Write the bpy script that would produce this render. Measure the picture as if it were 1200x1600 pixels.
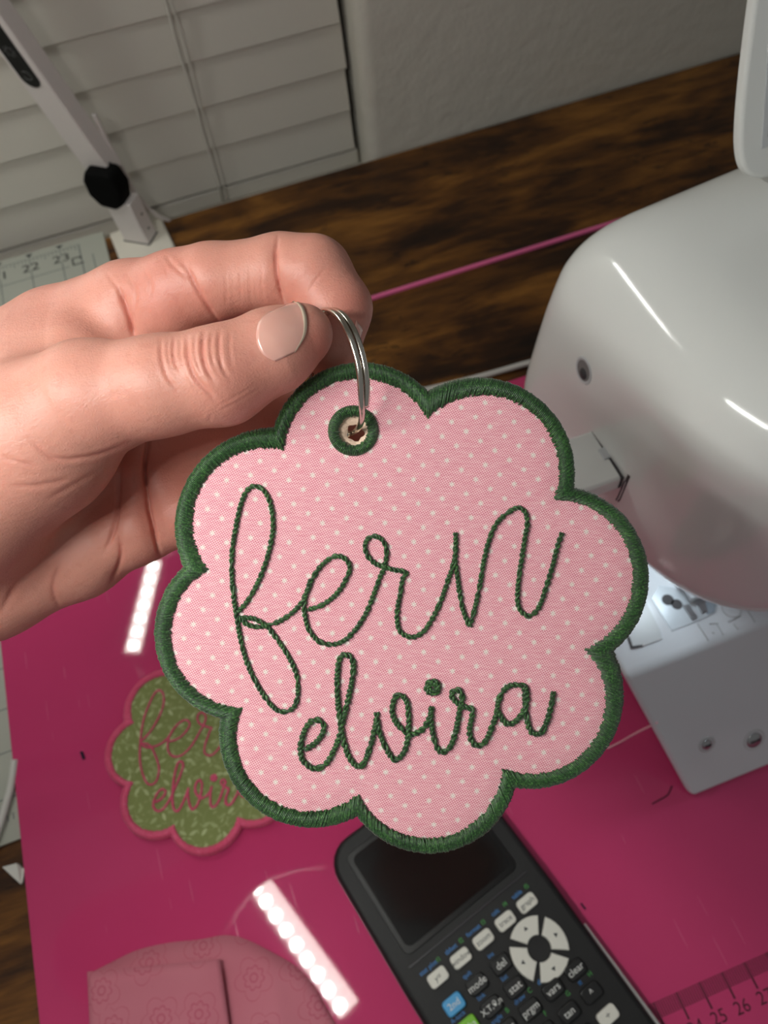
import bpy, bmesh, math, random
import numpy as np
from mathutils import Vector, Matrix
from mathutils.geometry import delaunay_2d_cdt

random.seed(7)
RNG = np.random.default_rng(7)
for o in list(bpy.data.objects):
    bpy.data.objects.remove(o, do_unlink=True)
SC = bpy.context.scene
COL = SC.collection
S = 0.01                      # the scene is laid out in centimetres

# ------------------------------------------------------------------ camera
F, CX, CY, CAMH = 1207.5, 600.0, 800.0, 40.805
YAW, PIT, ROL = -0.22415, 1.03764, -0.13968
def cam_rot():
    cy, sy = math.cos(YAW), math.sin(YAW); cp, sp = math.cos(PIT), math.sin(PIT); cr, sr = math.cos(ROL), math.sin(ROL)
    B = np.array([[1, 0, 0], [0, 0, -1], [0, 1, 0.]])
    Yw = np.array([[cy, sy, 0], [-sy, cy, 0], [0, 0, 1]])
    Pm = np.array([[1, 0, 0], [0, cp, -sp], [0, sp, cp]])
    Ro = np.array([[cr, -sr, 0], [sr, cr, 0], [0, 0, 1]])
    return Ro @ Pm @ B @ Yw
RM = cam_rot()                # world -> camera (x right, y down, z forward)
CAMP = np.array([0, 0, CAMH])
def c2w(p): return np.asarray(p) @ RM + CAMP            # camera cm -> world cm
def pc(px, py, d): return np.array([(px - CX) / F * d, (py - CY) / F * d, d])
def P(px, py, d): return c2w(pc(px, py, d))
def ground(px, py, z=0.0):
    r = RM.T @ np.array([px - CX, py - CY, F]); t = (z - CAMH) / r[2]; return r * t + CAMP
def onY(px, py, Y):
    r = RM.T @ np.array([px - CX, py - CY, F]); t = Y / r[1]; return r * t + CAMP

cd = bpy.data.cameras.new('camera'); cam = bpy.data.objects.new('camera', cd); COL.objects.link(cam)
cd.sensor_fit = 'VERTICAL'; cd.sensor_height = 36.0; cd.lens = 36.0 * F / 1600.0
cd.clip_start = 0.01; cd.clip_end = 50
mw = Matrix.Identity(4)
for i in range(3):
    mw[i][0] = RM[0][i]; mw[i][1] = -RM[1][i]; mw[i][2] = -RM[2][i]; mw[i][3] = CAMP[i] * S
cam.matrix_world = mw
cd.dof.use_dof = True; cd.dof.focus_distance = 0.152; cd.dof.aperture_fstop = 28.0
SC.camera = cam

# ------------------------------------------------------------------ world and exposure
W = bpy.data.worlds.new('room_ambient'); SC.world = W; W.use_nodes = True
bg = W.node_tree.nodes['Background']; bg.inputs[0].default_value = (0.98, 1.0, 0.98, 1); bg.inputs[1].default_value = 0.175
SC.view_settings.view_transform = 'Standard'; SC.view_settings.look = 'None'
SC.view_settings.gamma = 1.0; SC.view_settings.use_curve_mapping = False
SC.view_settings.exposure = 0.0
LED_PLATE = 19.0; LED_BEAD = 205.0

# ------------------------------------------------------------------ material helpers
def srgb(r, g, b):
    f = lambda c: (c / 255 / 12.92) if c / 255 <= 0.04045 else ((c / 255 + 0.055) / 1.055) ** 2.4
    return (f(r), f(g), f(b), 1)
class NT:
    def __init__(s, name):
        s.m = bpy.data.materials.new(name); s.m.use_nodes = True; s.t = s.m.node_tree; s.b = s.t.nodes['Principled BSDF']
    def n(s, typ, **kw):
        x = s.t.nodes.new(typ)
        for k, v in kw.items(): setattr(x, k, v)
        return x
    def l(s, a, b): s.t.links.new(a, b)
    def val(s, sock, v):
        if hasattr(v, 'is_output'): s.l(v, sock)
        else: sock.default_value = v
    def math(s, op, a, b=None, c=None, clamp=False):
        x = s.n('ShaderNodeMath', operation=op, use_clamp=clamp); s.val(x.inputs[0], a)
        if b is not None: s.val(x.inputs[1], b)
        if c is not None: s.val(x.inputs[2], c)
        return x.outputs[0]
    def mix(s, f, a, b):
        x = s.n('ShaderNodeMix', data_type='RGBA'); s.val(x.inputs[0], f); s.val(x.inputs[6], a); s.val(x.inputs[7], b); return x.outputs[2]
    def ramp(s, f, stops, interp='LINEAR'):
        x = s.n('ShaderNodeValToRGB'); cr = x.color_ramp; cr.interpolation = interp
        while len(cr.elements) < len(stops): cr.elements.new(0.5)
        for e, (p, c) in zip(cr.elements, stops): e.position = p; e.color = c
        s.val(x.inputs[0], f); return x.outputs[0]
    def noise(s, vec, scale, detail=3, rough=.55, dist=0):
        x = s.n('ShaderNodeTexNoise'); s.l(vec, x.inputs['Vector']); x.inputs['Scale'].default_value = scale
        x.inputs['Detail'].default_value = detail; x.inputs['Roughness'].default_value = rough; x.inputs['Distortion'].default_value = dist
        return x.outputs[0]
    def coord(s, which='Object'): return s.n('ShaderNodeTexCoord').outputs[which]
    def mapping(s, vec, scale=(1, 1, 1), rot=(0, 0, 0), loc=(0, 0, 0)):
        x = s.n('ShaderNodeMapping'); s.l(vec, x.inputs[0]); x.inputs[1].default_value = loc; x.inputs[2].default_value = rot; x.inputs[3].default_value = scale
        return x.outputs[0]
    def bump(s, h, strength, dist):
        x = s.n('ShaderNodeBump'); x.inputs['Strength'].default_value = strength; x.inputs['Distance'].default_value = dist
        s.l(h, x.inputs['Height']); s.l(x.outputs[0], s.b.inputs['Normal']); return x
    def set(s, **kw):
        for k, v in kw.items(): s.val(s.b.inputs[k.replace('_', ' ')], v)
        return s
def plain(name, col, rough=.5, metal=0.0, spec=.5, emit=None, es=0.0, coat=0.0, bump=None):
    m = NT(name); m.set(Base_Color=col, Roughness=rough, Metallic=metal)
    m.b.inputs['Specular IOR Level'].default_value = spec
    m.b.inputs['Coat Weight'].default_value = coat; m.b.inputs['Coat Roughness'].default_value = .06
    if emit: m.b.inputs['Emission Color'].default_value = emit; m.b.inputs['Emission Strength'].default_value = es
    if bump: m.bump(m.noise(m.coord(), bump[0], 3), bump[1], bump[2])
    return m.m

# ------------------------------------------------------------------ mesh helpers
def mesh_obj(name, v, f, mat, parent=None, smooth=False, mats=None):
    """v in world centimetres; linked as ONE object, parented keeping its place"""
    me = bpy.data.meshes.new(name); me.from_pydata([tuple(np.asarray(p) * S) for p in v], [], [tuple(int(i) for i in q) for q in f]); me.update()
    return link(name, me, mat, parent, smooth)
def link(name, me, mat, parent=None, smooth=False):
    if mat is not None and not me.materials: me.materials.append(mat)
    if smooth: me.polygons.foreach_set('use_smooth', [True] * len(me.polygons)); me.update()
    o = bpy.data.objects.new(name, me); COL.objects.link(o)
    if parent is not None: adopt(o, parent)
    return o
WM = {}
def wmat(o): return WM.get(o.name, o.matrix_basis.copy())
def adopt(o, parent):
    o.parent = parent; o.matrix_parent_inverse = wmat(parent).inverted()
    WM[o.name] = o.matrix_basis.copy()
def thing(name, label, cat, loc, group=None, kind=None):
    o = bpy.data.objects.new(name, None); COL.objects.link(o); o.empty_display_size = .02
    o.location = [c * S for c in loc]; o.matrix_basis = Matrix.Translation(Vector([c * S for c in loc]))
    tag(o, label, cat, group, kind); return o
def tag(o, label=None, cat=None, group=None, kind=None):
    if label: o['label'] = label
    if cat: o['category'] = cat
    if group: o['group'] = group
    if kind: o['kind'] = kind
    return o
def bevel(o, w, seg=3, ang=40):
    m = o.modifiers.new('bevel', 'BEVEL'); m.width = w * S; m.segments = seg; m.limit_method = 'ANGLE'; m.angle_limit = math.radians(ang)
    o.data.polygons.foreach_set('use_smooth', [True] * len(o.data.polygons))
    w = o.modifiers.new('normals', 'WEIGHTED_NORMAL'); w.keep_sharp = True
    return o
BOXF = [(0, 3, 2, 1), (4, 5, 6, 7), (0, 1, 5, 4), (1, 2, 6, 5), (2, 3, 7, 6), (3, 0, 4, 7)]
def box(x0, x1, y0, y1, z0, z1): return [(x0, y0, z0), (x1, y0, z0), (x1, y1, z0), (x0, y1, z0), (x0, y0, z1), (x1, y0, z1), (x1, y1, z1), (x0, y1, z1)], BOXF
class MB:
    def __init__(s): s.v = []; s.f = []
    def add(s, v, f):
        n = len(s.v); s.v += [tuple(p) for p in v]; s.f += [tuple(i + n for i in q) for q in f]; return s
    def box(s, *a): return s.add(*box(*a))
    def tube(s, pts, r, n=6, caps=True, closed=False):
        return s.add(*tube(pts, r, n, caps, closed))
    def build(s, name, mat, parent=None, smooth=False): return mesh_obj(name, s.v, s.f, mat, parent, smooth)
def tube(pts, r, n=6, caps=True, closed=False, flat=None):
    pts = np.asarray(pts, float); m = len(pts); rr = np.broadcast_to(np.asarray(r, float), (m,))
    T = np.zeros_like(pts)
    if closed: T = np.roll(pts, -1, 0) - np.roll(pts, 1, 0)
    else:
        T[1:-1] = pts[2:] - pts[:-2]; T[0] = pts[1] - pts[0]; T[-1] = pts[-1] - pts[-2]
    T /= np.linalg.norm(T, axis=1)[:, None] + 1e-12
    up = np.array([0, 0, 1.0]) if abs(T[0][2]) < .8 else np.array([1.0, 0, 0])
    N = np.cross(T[0], up); N /= np.linalg.norm(N); v = []
    for i in range(m):
        N = N - T[i] * np.dot(N, T[i]); N /= np.linalg.norm(N) + 1e-12; Bn = np.cross(T[i], N)
        for k in range(n):
            a = 2 * math.pi * k / n; v.append(pts[i] + rr[i] * (math.cos(a) * N + math.sin(a) * Bn))
    f = []
    for i in range(m if closed else m - 1):
        j = (i + 1) % m
        for k in range(n): f.append((i * n + k, i * n + (k + 1) % n, j * n + (k + 1) % n, j * n + k))
    if caps and not closed: f.append(tuple(range(n))[::-1]); f.append(tuple((m - 1) * n + k for k in range(n)))
    return v, f
def catmull(pts, per=8, closed=False):
    p = np.asarray(pts, float); n = len(p); out = []
    for i in range(n if closed else n - 1):
        if closed: a, b, c, d = p[(i - 1) % n], p[i], p[(i + 1) % n], p[(i + 2) % n]
        else: a, b, c, d = p[max(i - 1, 0)], p[i], p[i + 1], p[min(i + 2, n - 1)]
        for k in range(per):
            t = k / per; out.append(.5 * ((2 * b) + (-a + c) * t + (2 * a - 5 * b + 4 * c - d) * t * t + (-a + 3 * b - 3 * c + d) * t ** 3))
    if not closed: out.append(p[-1])
    return np.array(out)
def resample(p, step, closed=False):
    p = np.asarray(p, float)
    if closed: p = np.vstack([p, p[:1]])
    d = np.r_[0, np.cumsum(np.linalg.norm(np.diff(p, axis=0), axis=1))]; n = max(2, int(round(d[-1] / step)) + 1)
    s = np.linspace(0, d[-1], n); q = np.stack([np.interp(s, d, p[:, k]) for k in range(p.shape[1])], 1)
    return q[:-1] if closed else q
def rounded_rect(w, h, r, n=6):
    out = []
    for cx, cy, a0 in ((w / 2 - r, h / 2 - r, 0), (-w / 2 + r, h / 2 - r, 90), (-w / 2 + r, -h / 2 + r, 180), (w / 2 - r, -h / 2 + r, 270)):
        for k in range(n + 1):
            a = math.radians(a0 + 90 * k / n); out.append((cx + r * math.cos(a), cy + r * math.sin(a)))
    return out
def prism(outline, z0, z1, frame=None):
    """closed outline (a,b) extruded; frame = (origin, A, B, N) in world cm"""
    n = len(outline); v = [(a, b, z0) for a, b in outline] + [(a, b, z1) for a, b in outline]
    f = [tuple(range(n))[::-1], tuple(range(n, 2 * n))] + [(i, (i + 1) % n, n + (i + 1) % n, n + i) for i in range(n)]
    if frame is not None:
        O, A, B, N = [np.asarray(q, float) for q in frame]; v = [O + a * A + b * B + c * N for a, b, c in v]
    return v, f
def dome_prism(outline, z0, z1, bev, frame=None):
    """prism with a chamfered top edge"""
    n = len(outline); c = np.mean(outline, axis=0); o = np.asarray(outline)
    sc = lambda q, d: c + (q - c) * (1 - d / np.maximum(np.linalg.norm(q - c, axis=1), 1e-6))[:, None]
    L = [(o, z0), (o, z1 - bev), (sc(o, bev * .3), z1 - bev * .3), (sc(o, bev), z1)]
    v = [(p[0], p[1], z) for q, z in L for p in q]; f = [tuple(range(n))[::-1]]
    for k in range(3): f += [(k * n + i, k * n + (i + 1) % n, (k + 1) * n + (i + 1) % n, (k + 1) * n + i) for i in range(n)]
    f.append(tuple(range(3 * n, 4 * n)))
    if frame is not None:
        O, A, B, N = [np.asarray(q, float) for q in frame]; v = [O + a * A + b * B + cc * N for a, b, cc in v]
    return v, f
def disc(n=24, r=1.0): return [(r * math.cos(2 * math.pi * k / n), r * math.sin(2 * math.pi * k / n)) for k in range(n)]
def lathe(prof, n=24, frame=None):
    v = []; f = []; m = len(prof)
    for r, z in prof:
        for k in range(n): a = 2 * math.pi * k / n; v.append((r * math.cos(a), r * math.sin(a), z))
    for i in range(m - 1):
        for k in range(n): f.append((i * n + k, i * n + (k + 1) % n, (i + 1) * n + (k + 1) % n, (i + 1) * n + k))
    f.append(tuple(range(n))[::-1]); f.append(tuple((m - 1) * n + k for k in range(n)))
    if frame is not None:
        O, A, B, N = [np.asarray(q, float) for q in frame]; v = [O + a * A + b * B + cc * N for a, b, cc in v]
    return v, f
def frame_from_normal(O, N, Aref):
    N = np.asarray(N, float); N /= np.linalg.norm(N); A = np.asarray(Aref, float); A = A - N * np.dot(A, N); A /= np.linalg.norm(A)
    return (np.asarray(O, float), A, np.cross(N, A), N)

# text outlines, generated once
TXT = {}
def prep_text(strings):
    obs = []
    for s_ in strings:
        cu = bpy.data.curves.new('t', 'FONT'); cu.body = s_; cu.size = 1.0; cu.align_x = 'CENTER'; cu.align_y = 'CENTER'; cu.resolution_u = 3
        o = bpy.data.objects.new('t', cu); COL.objects.link(o); obs.append((s_, o))
    dg = bpy.context.evaluated_depsgraph_get()
    for s_, o in obs:
        me = o.evaluated_get(dg).to_mesh()
        v = np.array([w.co[:2] for w in me.vertices]) if len(me.vertices) else np.zeros((0, 2))
        TXT[s_] = (v, [tuple(p.vertices) for p in me.polygons]); o.evaluated_get(dg).to_mesh_clear()
    for s_, o in obs:
        cu = o.data; bpy.data.objects.remove(o); bpy.data.curves.remove(cu)
def text_geo(s_, frame, size, bold=0.0, sx=1.0):
    v, f = TXT[s_]; O, A, B, N = [np.asarray(q, float) for q in frame]
    return [O + p[0] * size * sx * A + p[1] * size * B for p in v], f
prep_text(['17', '18', '19', '20', '21', '22', '23', '24', '25', '26', '27', '28', 'y=', 'window', 'zoom', 'trace', 'graph', '2nd', 'mode', 'del', 'alpha', 'X,T,θ,n', 'stat',
           'math', 'apps', 'prgm', 'vars', 'clear', 'sin', 'cos', 'tan', '^', 'x²', ',', '(', ')', '÷', 'stat plot', 'tblset', 'format', 'calc', 'table', 'f1', 'f2', 'f3', 'f4', 'f5',
           'quit', 'ins', 'link', 'list', 'test', 'angle', 'draw', 'distr', 'A', 'B', 'C', 'D', 'E', 'F', 'G', 'H', 'π', 'matrix', 'A-lock'])

# implicit surfaces -> mesh (surface nets)
def surface_nets(fn, lo, hi, h):
    lo = np.array(lo, float); n = np.ceil((np.array(hi) - lo) / h).astype(int) + 1
    V = np.empty(n, np.float32); ys = lo[1] + h * np.arange(n[1]); zs = lo[2] + h * np.arange(n[2])
    CH = 24
    for i0 in range(0, n[0], CH):
        xs = lo[0] + h * np.arange(i0, min(i0 + CH, n[0]))
        g = np.stack(np.meshgrid(xs, ys, zs, indexing='ij'), -1).reshape(-1, 3).astype(np.float32)
        V[i0:i0 + len(xs)] = fn(g).reshape(len(xs), n[1], n[2])
    ins = V < 0
    cells = np.zeros(n - 1, np.int8); acc = np.zeros(tuple(n - 1) + (3,), np.float32); cnt = np.zeros(tuple(n - 1), np.float32)
    sl = lambda a, dx, dy, dz: a[dx:n[0] - 1 + dx, dy:n[1] - 1 + dy, dz:n[2] - 1 + dz]
    cor = [(a, b, c) for a in (0, 1) for b in (0, 1) for c in (0, 1)]
    for a in cor:
        for ax in range(3):
            if a[ax] == 0:
                b = list(a); b[ax] = 1
                va, vb = sl(V, *a), sl(V, *b); cr = (va < 0) != (vb < 0); t = np.where(cr, va / np.where(cr, va - vb, 1), 0)
                for k in range(3): acc[..., k] += np.where(cr, (t if k == ax else a[k]), 0)
                cnt += cr
    idx = np.argwhere(cnt > 0); vid = -np.ones(tuple(n - 1), np.int64); vid[tuple(idx.T)] = np.arange(len(idx))
    pts = lo + h * (idx + acc[tuple(idx.T)] / cnt[tuple(idx.T)][:, None])
    quads = []
    for ax in range(3):
        u, w = (ax + 1) % 3, (ax + 2) % 3
        a = ins[tuple(slice(0, n[k] - 1) if k == ax else slice(1, n[k] - 1) for k in range(3))]
        b = ins[tuple(slice(1, n[k]) if k == ax else slice(1, n[k] - 1) for k in range(3))]
        e = np.argwhere(a != b); flip = a[tuple(e.T)]
        off = np.zeros(3, int); off[u] = 1; off[w] = 1; e = e + off
        q = []
        for du, dw in ((0, 0), (1, 0), (1, 1), (0, 1)):
            c = e.copy(); c[:, u] -= 1 - du; c[:, w] -= 1 - dw; q.append(vid[tuple(c.T)])
        q = np.stack(q, 1); q[~flip] = q[~flip][:, ::-1]; quads.append(q)
    q = np.vstack(quads); q = q[(q >= 0).all(1)]
    return pts, q
def fgrad(fn, p, d, e=.02): return np.stack([fn((p + e * np.eye(3)[k]).astype(np.float32)) - d for k in range(3)], 1) / e
def grad(fn, p, e=.02):
    g = np.stack([fn((p + e * np.eye(3)[k]).astype(np.float32)) - fn((p - e * np.eye(3)[k]).astype(np.float32)) for k in range(3)], 1) / (2 * e)
    return g
def project(fn, p, it=2):
    for _ in range(it):
        d = fn(p.astype(np.float32)); g = fgrad(fn, p, d); p = p - (np.clip(d, -.2, .2) / np.maximum((g ** 2).sum(1), .2))[:, None] * g
    return p
def round_cone(p, a, b, ra, rb):
    a = np.asarray(a, np.float32); b = np.asarray(b, np.float32); ba = b - a; l2 = max(float(ba @ ba), 1e-6)
    t = np.clip((p - a) @ ba / l2, 0, 1); return np.linalg.norm(p - a - t[:, None] * ba, axis=1) - (ra + (rb - ra) * t)
def smin(a, b, k):
    h = np.maximum(k - np.abs(a - b), 0) / k; return np.minimum(a, b) - h * h * k * .25
def smax(a, b, k): return -smin(-a, -b, k)

def inst(name, me, loc, parent, rot=None):
    o = bpy.data.objects.new(name, me); COL.objects.link(o); M = Matrix.Translation(Vector([c * S for c in loc]))
    if rot is not None: M = M @ rot
    o.matrix_basis = M
    if parent is not None: adopt(o, parent)
    return o
def rot_from(A, B, N):
    M = Matrix.Identity(4)
    for i in range(3): M[i][0] = A[i]; M[i][1] = B[i]; M[i][2] = N[i]
    return M
def shared_mesh(name, v, f, mat, smooth=False):
    me = bpy.data.meshes.new(name); me.from_pydata([tuple(np.asarray(p, float) * S) for p in v], [], [tuple(int(i) for i in q) for q in f]); me.update()
    me.materials.append(mat)
    if smooth: me.polygons.foreach_set('use_smooth', [True] * len(me.polygons))
    return me
XA, YA, ZA = np.array([1., 0, 0]), np.array([0, 1., 0]), np.array([0, 0, 1.])

# ================================================================== MATERIALS
def m_wood():
    m = NT('rustic_wood'); c = m.mapping(m.coord(), scale=(1, 1, 1), rot=(0, 0, math.radians(2)))
    st = m.mapping(c, scale=(3.2, 17, 17)); n1 = m.noise(st, 2.2, 6, .62, .9)
    n2 = m.noise(m.mapping(c, scale=(1, 2.6, 1)), 9, 4, .6, .6)
    fine = m.noise(m.mapping(c, scale=(6, 90, 1)), 6, 3, .6)
    a = m.math('MULTIPLY_ADD', n2, .55, m.math('MULTIPLY', n1, .5)); a = m.math('MULTIPLY_ADD', fine, .12, m.math('SUBTRACT', a, .06))
    col = m.ramp(a, [(.36, srgb(24, 12, 5)), (.46, srgb(56, 31, 11)), (.54, srgb(95, 58, 19)), (.66, srgb(140, 93, 36))])
    ck = m.noise(m.mapping(c, scale=(38, 130, 1)), 1, 4, .7, .8); blot = m.math('GREATER_THAN', m.noise(m.mapping(c, scale=(9, 16, 1)), 1, 2), .5)
    col = m.mix(m.math('MULTIPLY', m.math('MULTIPLY', m.math('GREATER_THAN', ck, .6), blot), .6), col, srgb(20, 10, 5))
    m.set(Base_Color=col, Roughness=.42); m.b.inputs['Specular IOR Level'].default_value = .35
    m.bump(a, .25, .0006); return m.m
def m_wall():
    m = NT('grey_paint'); c = m.coord(); n = m.noise(c, 55, 4, .6)
    m.set(Base_Color=m.mix(m.noise(c, 5, 2), srgb(200, 196, 184), srgb(212, 207, 196)), Roughness=.75); m.bump(n, .55, .003); return m.m
def m_pinkmat():
    m = NT('pink_cutting_mat'); c = m.coord()
    base = m.mix(m.noise(c, 7, 3, .6), srgb(198, 58, 108), srgb(204, 66, 114))
    base = m.mix(m.math('MULTIPLY', m.noise(c, 60, 3, .7), .2), base, srgb(206, 70, 128))
    sc = None
    for ang, sx in ((.6, 400), (2.1, 320), (1.25, 460), (-.3, 380)):
        v = m.n('ShaderNodeTexNoise'); mp = m.mapping(c, scale=(sx * 1.6, 22, 1), rot=(0, 0, ang)); m.l(mp, v.inputs[0]); v.inputs['Scale'].default_value = 1; v.inputs['Detail'].default_value = 1
        q = m.math('GREATER_THAN', v.outputs[0], .775); sc = q if sc is None else m.math('MAXIMUM', sc, q)
    base = m.mix(m.math('MULTIPLY', sc, .10), base, srgb(232, 170, 200))
    rg = m.math('MULTIPLY_ADD', sc, .3, .03)
    m.set(Base_Color=base, Roughness=rg); m.b.inputs['Specular IOR Level'].default_value = .42
    return m.m
def m_gloss_white(name, col, rough=.12):
    m = NT(name); c = m.coord(); sp = m.math('GREATER_THAN', m.noise(c, 260, 2, .7), .80)
    m.set(Base_Color=m.mix(m.math('MULTIPLY', sp, .5), col, srgb(150, 140, 125)), Roughness=rough); m.b.inputs['Specular IOR Level'].default_value = .55; return m.m
def m_thread(name, c0, c1, c2):
    m = NT(name); c = m.coord(); n = m.noise(c, 2600, 2, .6); n2 = m.noise(c, 160, 2)
    col = m.ramp(m.math('MULTIPLY_ADD', n2, .15, m.math('MULTIPLY', n, .85)), [(.33, c0), (.50, c1), (.68, c2)])
    m.set(Base_Color=col, Roughness=.42); m.b.inputs['Specular IOR Level'].default_value = .45; m.b.inputs['Sheen Weight'].default_value = .25
    return m.m
def m_dots():
    """woven pink cotton, white star dots on a square lattice (object space, metres)"""
    m = NT('pink_dotted_cotton'); c = m.coord(); px = 0.00012676
    mp = m.mapping(c, scale=(1 / px / 27.0,) * 3, rot=(0, 0, math.radians(33.5)))
    sx = m.n('ShaderNodeSeparateXYZ'); m.l(mp, sx.inputs[0])
    fx = m.math('SUBTRACT', m.math('FRACT', sx.outputs[0]), .5); fy = m.math('SUBTRACT', m.math('FRACT', sx.outputs[1]), .5)
    ang = m.math('ARCTAN2', fy, fx); rr = m.math('SQRT', m.math('ADD', m.math('MULTIPLY', fx, fx), m.math('MULTIPLY', fy, fy)))
    rr = m.math('ADD', rr, m.math('MULTIPLY', m.noise(c, 4200, 1), .10))
    star = m.math('MULTIPLY_ADD', m.math('COSINE', m.math('MULTIPLY', ang, 6)), .035, .235)
    dot = m.math('SMOOTH_MAX', 0, m.math('MULTIPLY', m.math('SUBTRACT', star, rr), 9), .05, clamp=True)
    w = m.mapping(c, scale=(1 / px / 4.5,) * 3, rot=(0, 0, math.radians(14)))
    ws = m.n('ShaderNodeSeparateXYZ'); m.l(w, ws.inputs[0])
    two = 2 * math.pi
    gx = m.math('SINE', m.math('MULTIPLY', ws.outputs[0], two)); gy = m.math('SINE', m.math('MULTIPLY', ws.outputs[1], two))
    weave = m.math('MULTIPLY_ADD', m.math('MULTIPLY', gx, gy), .5, .5)
    slub = m.noise(m.mapping(c, scale=(400, 2600, 1), rot=(0, 0, math.radians(14))), 1, 2)
    wv = m.math('ADD', weave, m.math('MULTIPLY', m.math('SUBTRACT', slub, .5), .6), clamp=True)
    col = m.ramp(wv, [(.12, srgb(206, 112, 130)), (.5, srgb(236, 160, 173)), (.85, srgb(252, 218, 220))])
    col = m.mix(m.math('MULTIPLY', dot, .85), col, m.mix(wv, srgb(226, 206, 196), srgb(255, 252, 246)))
    m.set(Base_Color=col, Roughness=.85); m.b.inputs['Specular IOR Level'].default_value = .2; m.b.inputs['Sheen Weight'].default_value = .1
    m.bump(weave, .45, .00012); return m.m
def m_leaf():
    """olive cotton with a scatter of pale leaves"""
    m = NT('olive_leaf_cotton'); c = m.coord()
    def leaves(scale, seed, size):
        v = m.n('ShaderNodeTexVoronoi', voronoi_dimensions='2D'); m.l(m.mapping(c, scale=(scale,) * 3, loc=(seed, seed * .7, 0)), v.inputs['Vector']); v.inputs['Scale'].default_value = 1; v.inputs['Randomness'].default_value = .7
        d = m.n('ShaderNodeVectorMath', operation='SUBTRACT'); m.l(m.mapping(c, scale=(scale,) * 3, loc=(seed, seed * .7, 0)), d.inputs[0]); m.l(v.outputs['Position'], d.inputs[1])
        cs = m.n('ShaderNodeSeparateXYZ'); m.l(v.outputs['Color'], cs.inputs[0])
        ro = m.n('ShaderNodeVectorRotate', rotation_type='Z_AXIS'); m.l(d.outputs[0], ro.inputs['Vector']); m.l(m.math('MULTIPLY', cs.outputs[0], 6.28), ro.inputs['Angle'])
        s2 = m.n('ShaderNodeSeparateXYZ'); m.l(ro.outputs[0], s2.inputs[0])
        e = m.math('ADD', m.math('POWER', m.math('ABSOLUTE', m.math('DIVIDE', s2.outputs[0], .34 * size)), 1.5), m.math('POWER', m.math('ABSOLUTE', m.math('DIVIDE', s2.outputs[1], .15 * size)), 1.5))
        return m.math('MULTIPLY', m.math('LESS_THAN', e, 1.0), m.math('MULTIPLY_ADD', cs.outputs[1], .6, .25))
    a = m.math('MAXIMUM', leaves(190, 3.1, 1.05), m.math('MULTIPLY', leaves(240, 8.4, .8), .55))
    wv = m.math('LESS_THAN', m.math('ABSOLUTE', m.math('SUBTRACT', m.noise(c, 70, 1, .4, 1.5), .5)), .008)
    a = m.math('MAXIMUM', a, m.math('MULTIPLY', wv, .25))
    col = m.mix(m.math('MULTIPLY', a, .75), m.mix(m.noise(c, 50, 2), srgb(128, 138, 82), srgb(138, 148, 92)), srgb(206, 214, 166))
    m.set(Base_Color=col, Roughness=.85); m.b.inputs['Specular IOR Level'].default_value = .2; m.bump(m.noise(c, 1800, 1), .2, .0001); return m.m
def m_floral():
    m = NT('pink_floral_cotton'); c = m.coord()
    v = m.n('ShaderNodeTexVoronoi', voronoi_dimensions='2D'); vm = m.mapping(c, scale=(48,) * 3, loc=(.3, .1, 0)); m.l(vm, v.inputs['Vector']); v.inputs['Scale'].default_value = 1; v.inputs['Randomness'].default_value = .45
    d = m.n('ShaderNodeVectorMath', operation='SUBTRACT'); m.l(vm, d.inputs[0]); m.l(v.outputs['Position'], d.inputs[1])
    s2 = m.n('ShaderNodeSeparateXYZ'); m.l(d.outputs[0], s2.inputs[0])
    r = m.math('SQRT', m.math('ADD', m.math('MULTIPLY', s2.outputs[0], s2.outputs[0]), m.math('MULTIPLY', s2.outputs[1], s2.outputs[1])))
    pet = m.math('MULTIPLY_ADD', m.math('ABSOLUTE', m.math('SINE', m.math('MULTIPLY', m.math('ARCTAN2', s2.outputs[1], s2.outputs[0]), 4))), .06, .17)
    ring = m.math('LESS_THAN', m.math('ABSOLUTE', m.math('SUBTRACT', r, pet)), .014); ring2 = m.math('LESS_THAN', m.math('ABSOLUTE', m.math('SUBTRACT', r, .08)), .014)
    pet3 = m.math('MULTIPLY_ADD', m.math('ABSOLUTE', m.math('SINE', m.math('MULTIPLY', m.math('ARCTAN2', s2.outputs[1], s2.outputs[0]), 2.5))), .13, .3)
    ring3 = m.math('LESS_THAN', m.math('ABSOLUTE', m.math('SUBTRACT', r, pet3)), .011)
    a = m.math('MAXIMUM', m.math('MAXIMUM', ring, ring2), m.math('MULTIPLY', ring3, .7))
    col = m.mix(m.math('MULTIPLY', a, .55), m.mix(m.noise(c, 30, 2), srgb(196, 112, 128), srgb(206, 128, 142)), srgb(180, 60, 94))
    m.set(Base_Color=col, Roughness=.9); m.b.inputs['Specular IOR Level'].default_value = .15; m.bump(m.noise(c, 1500, 1), .15, .0001); return m.m
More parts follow.
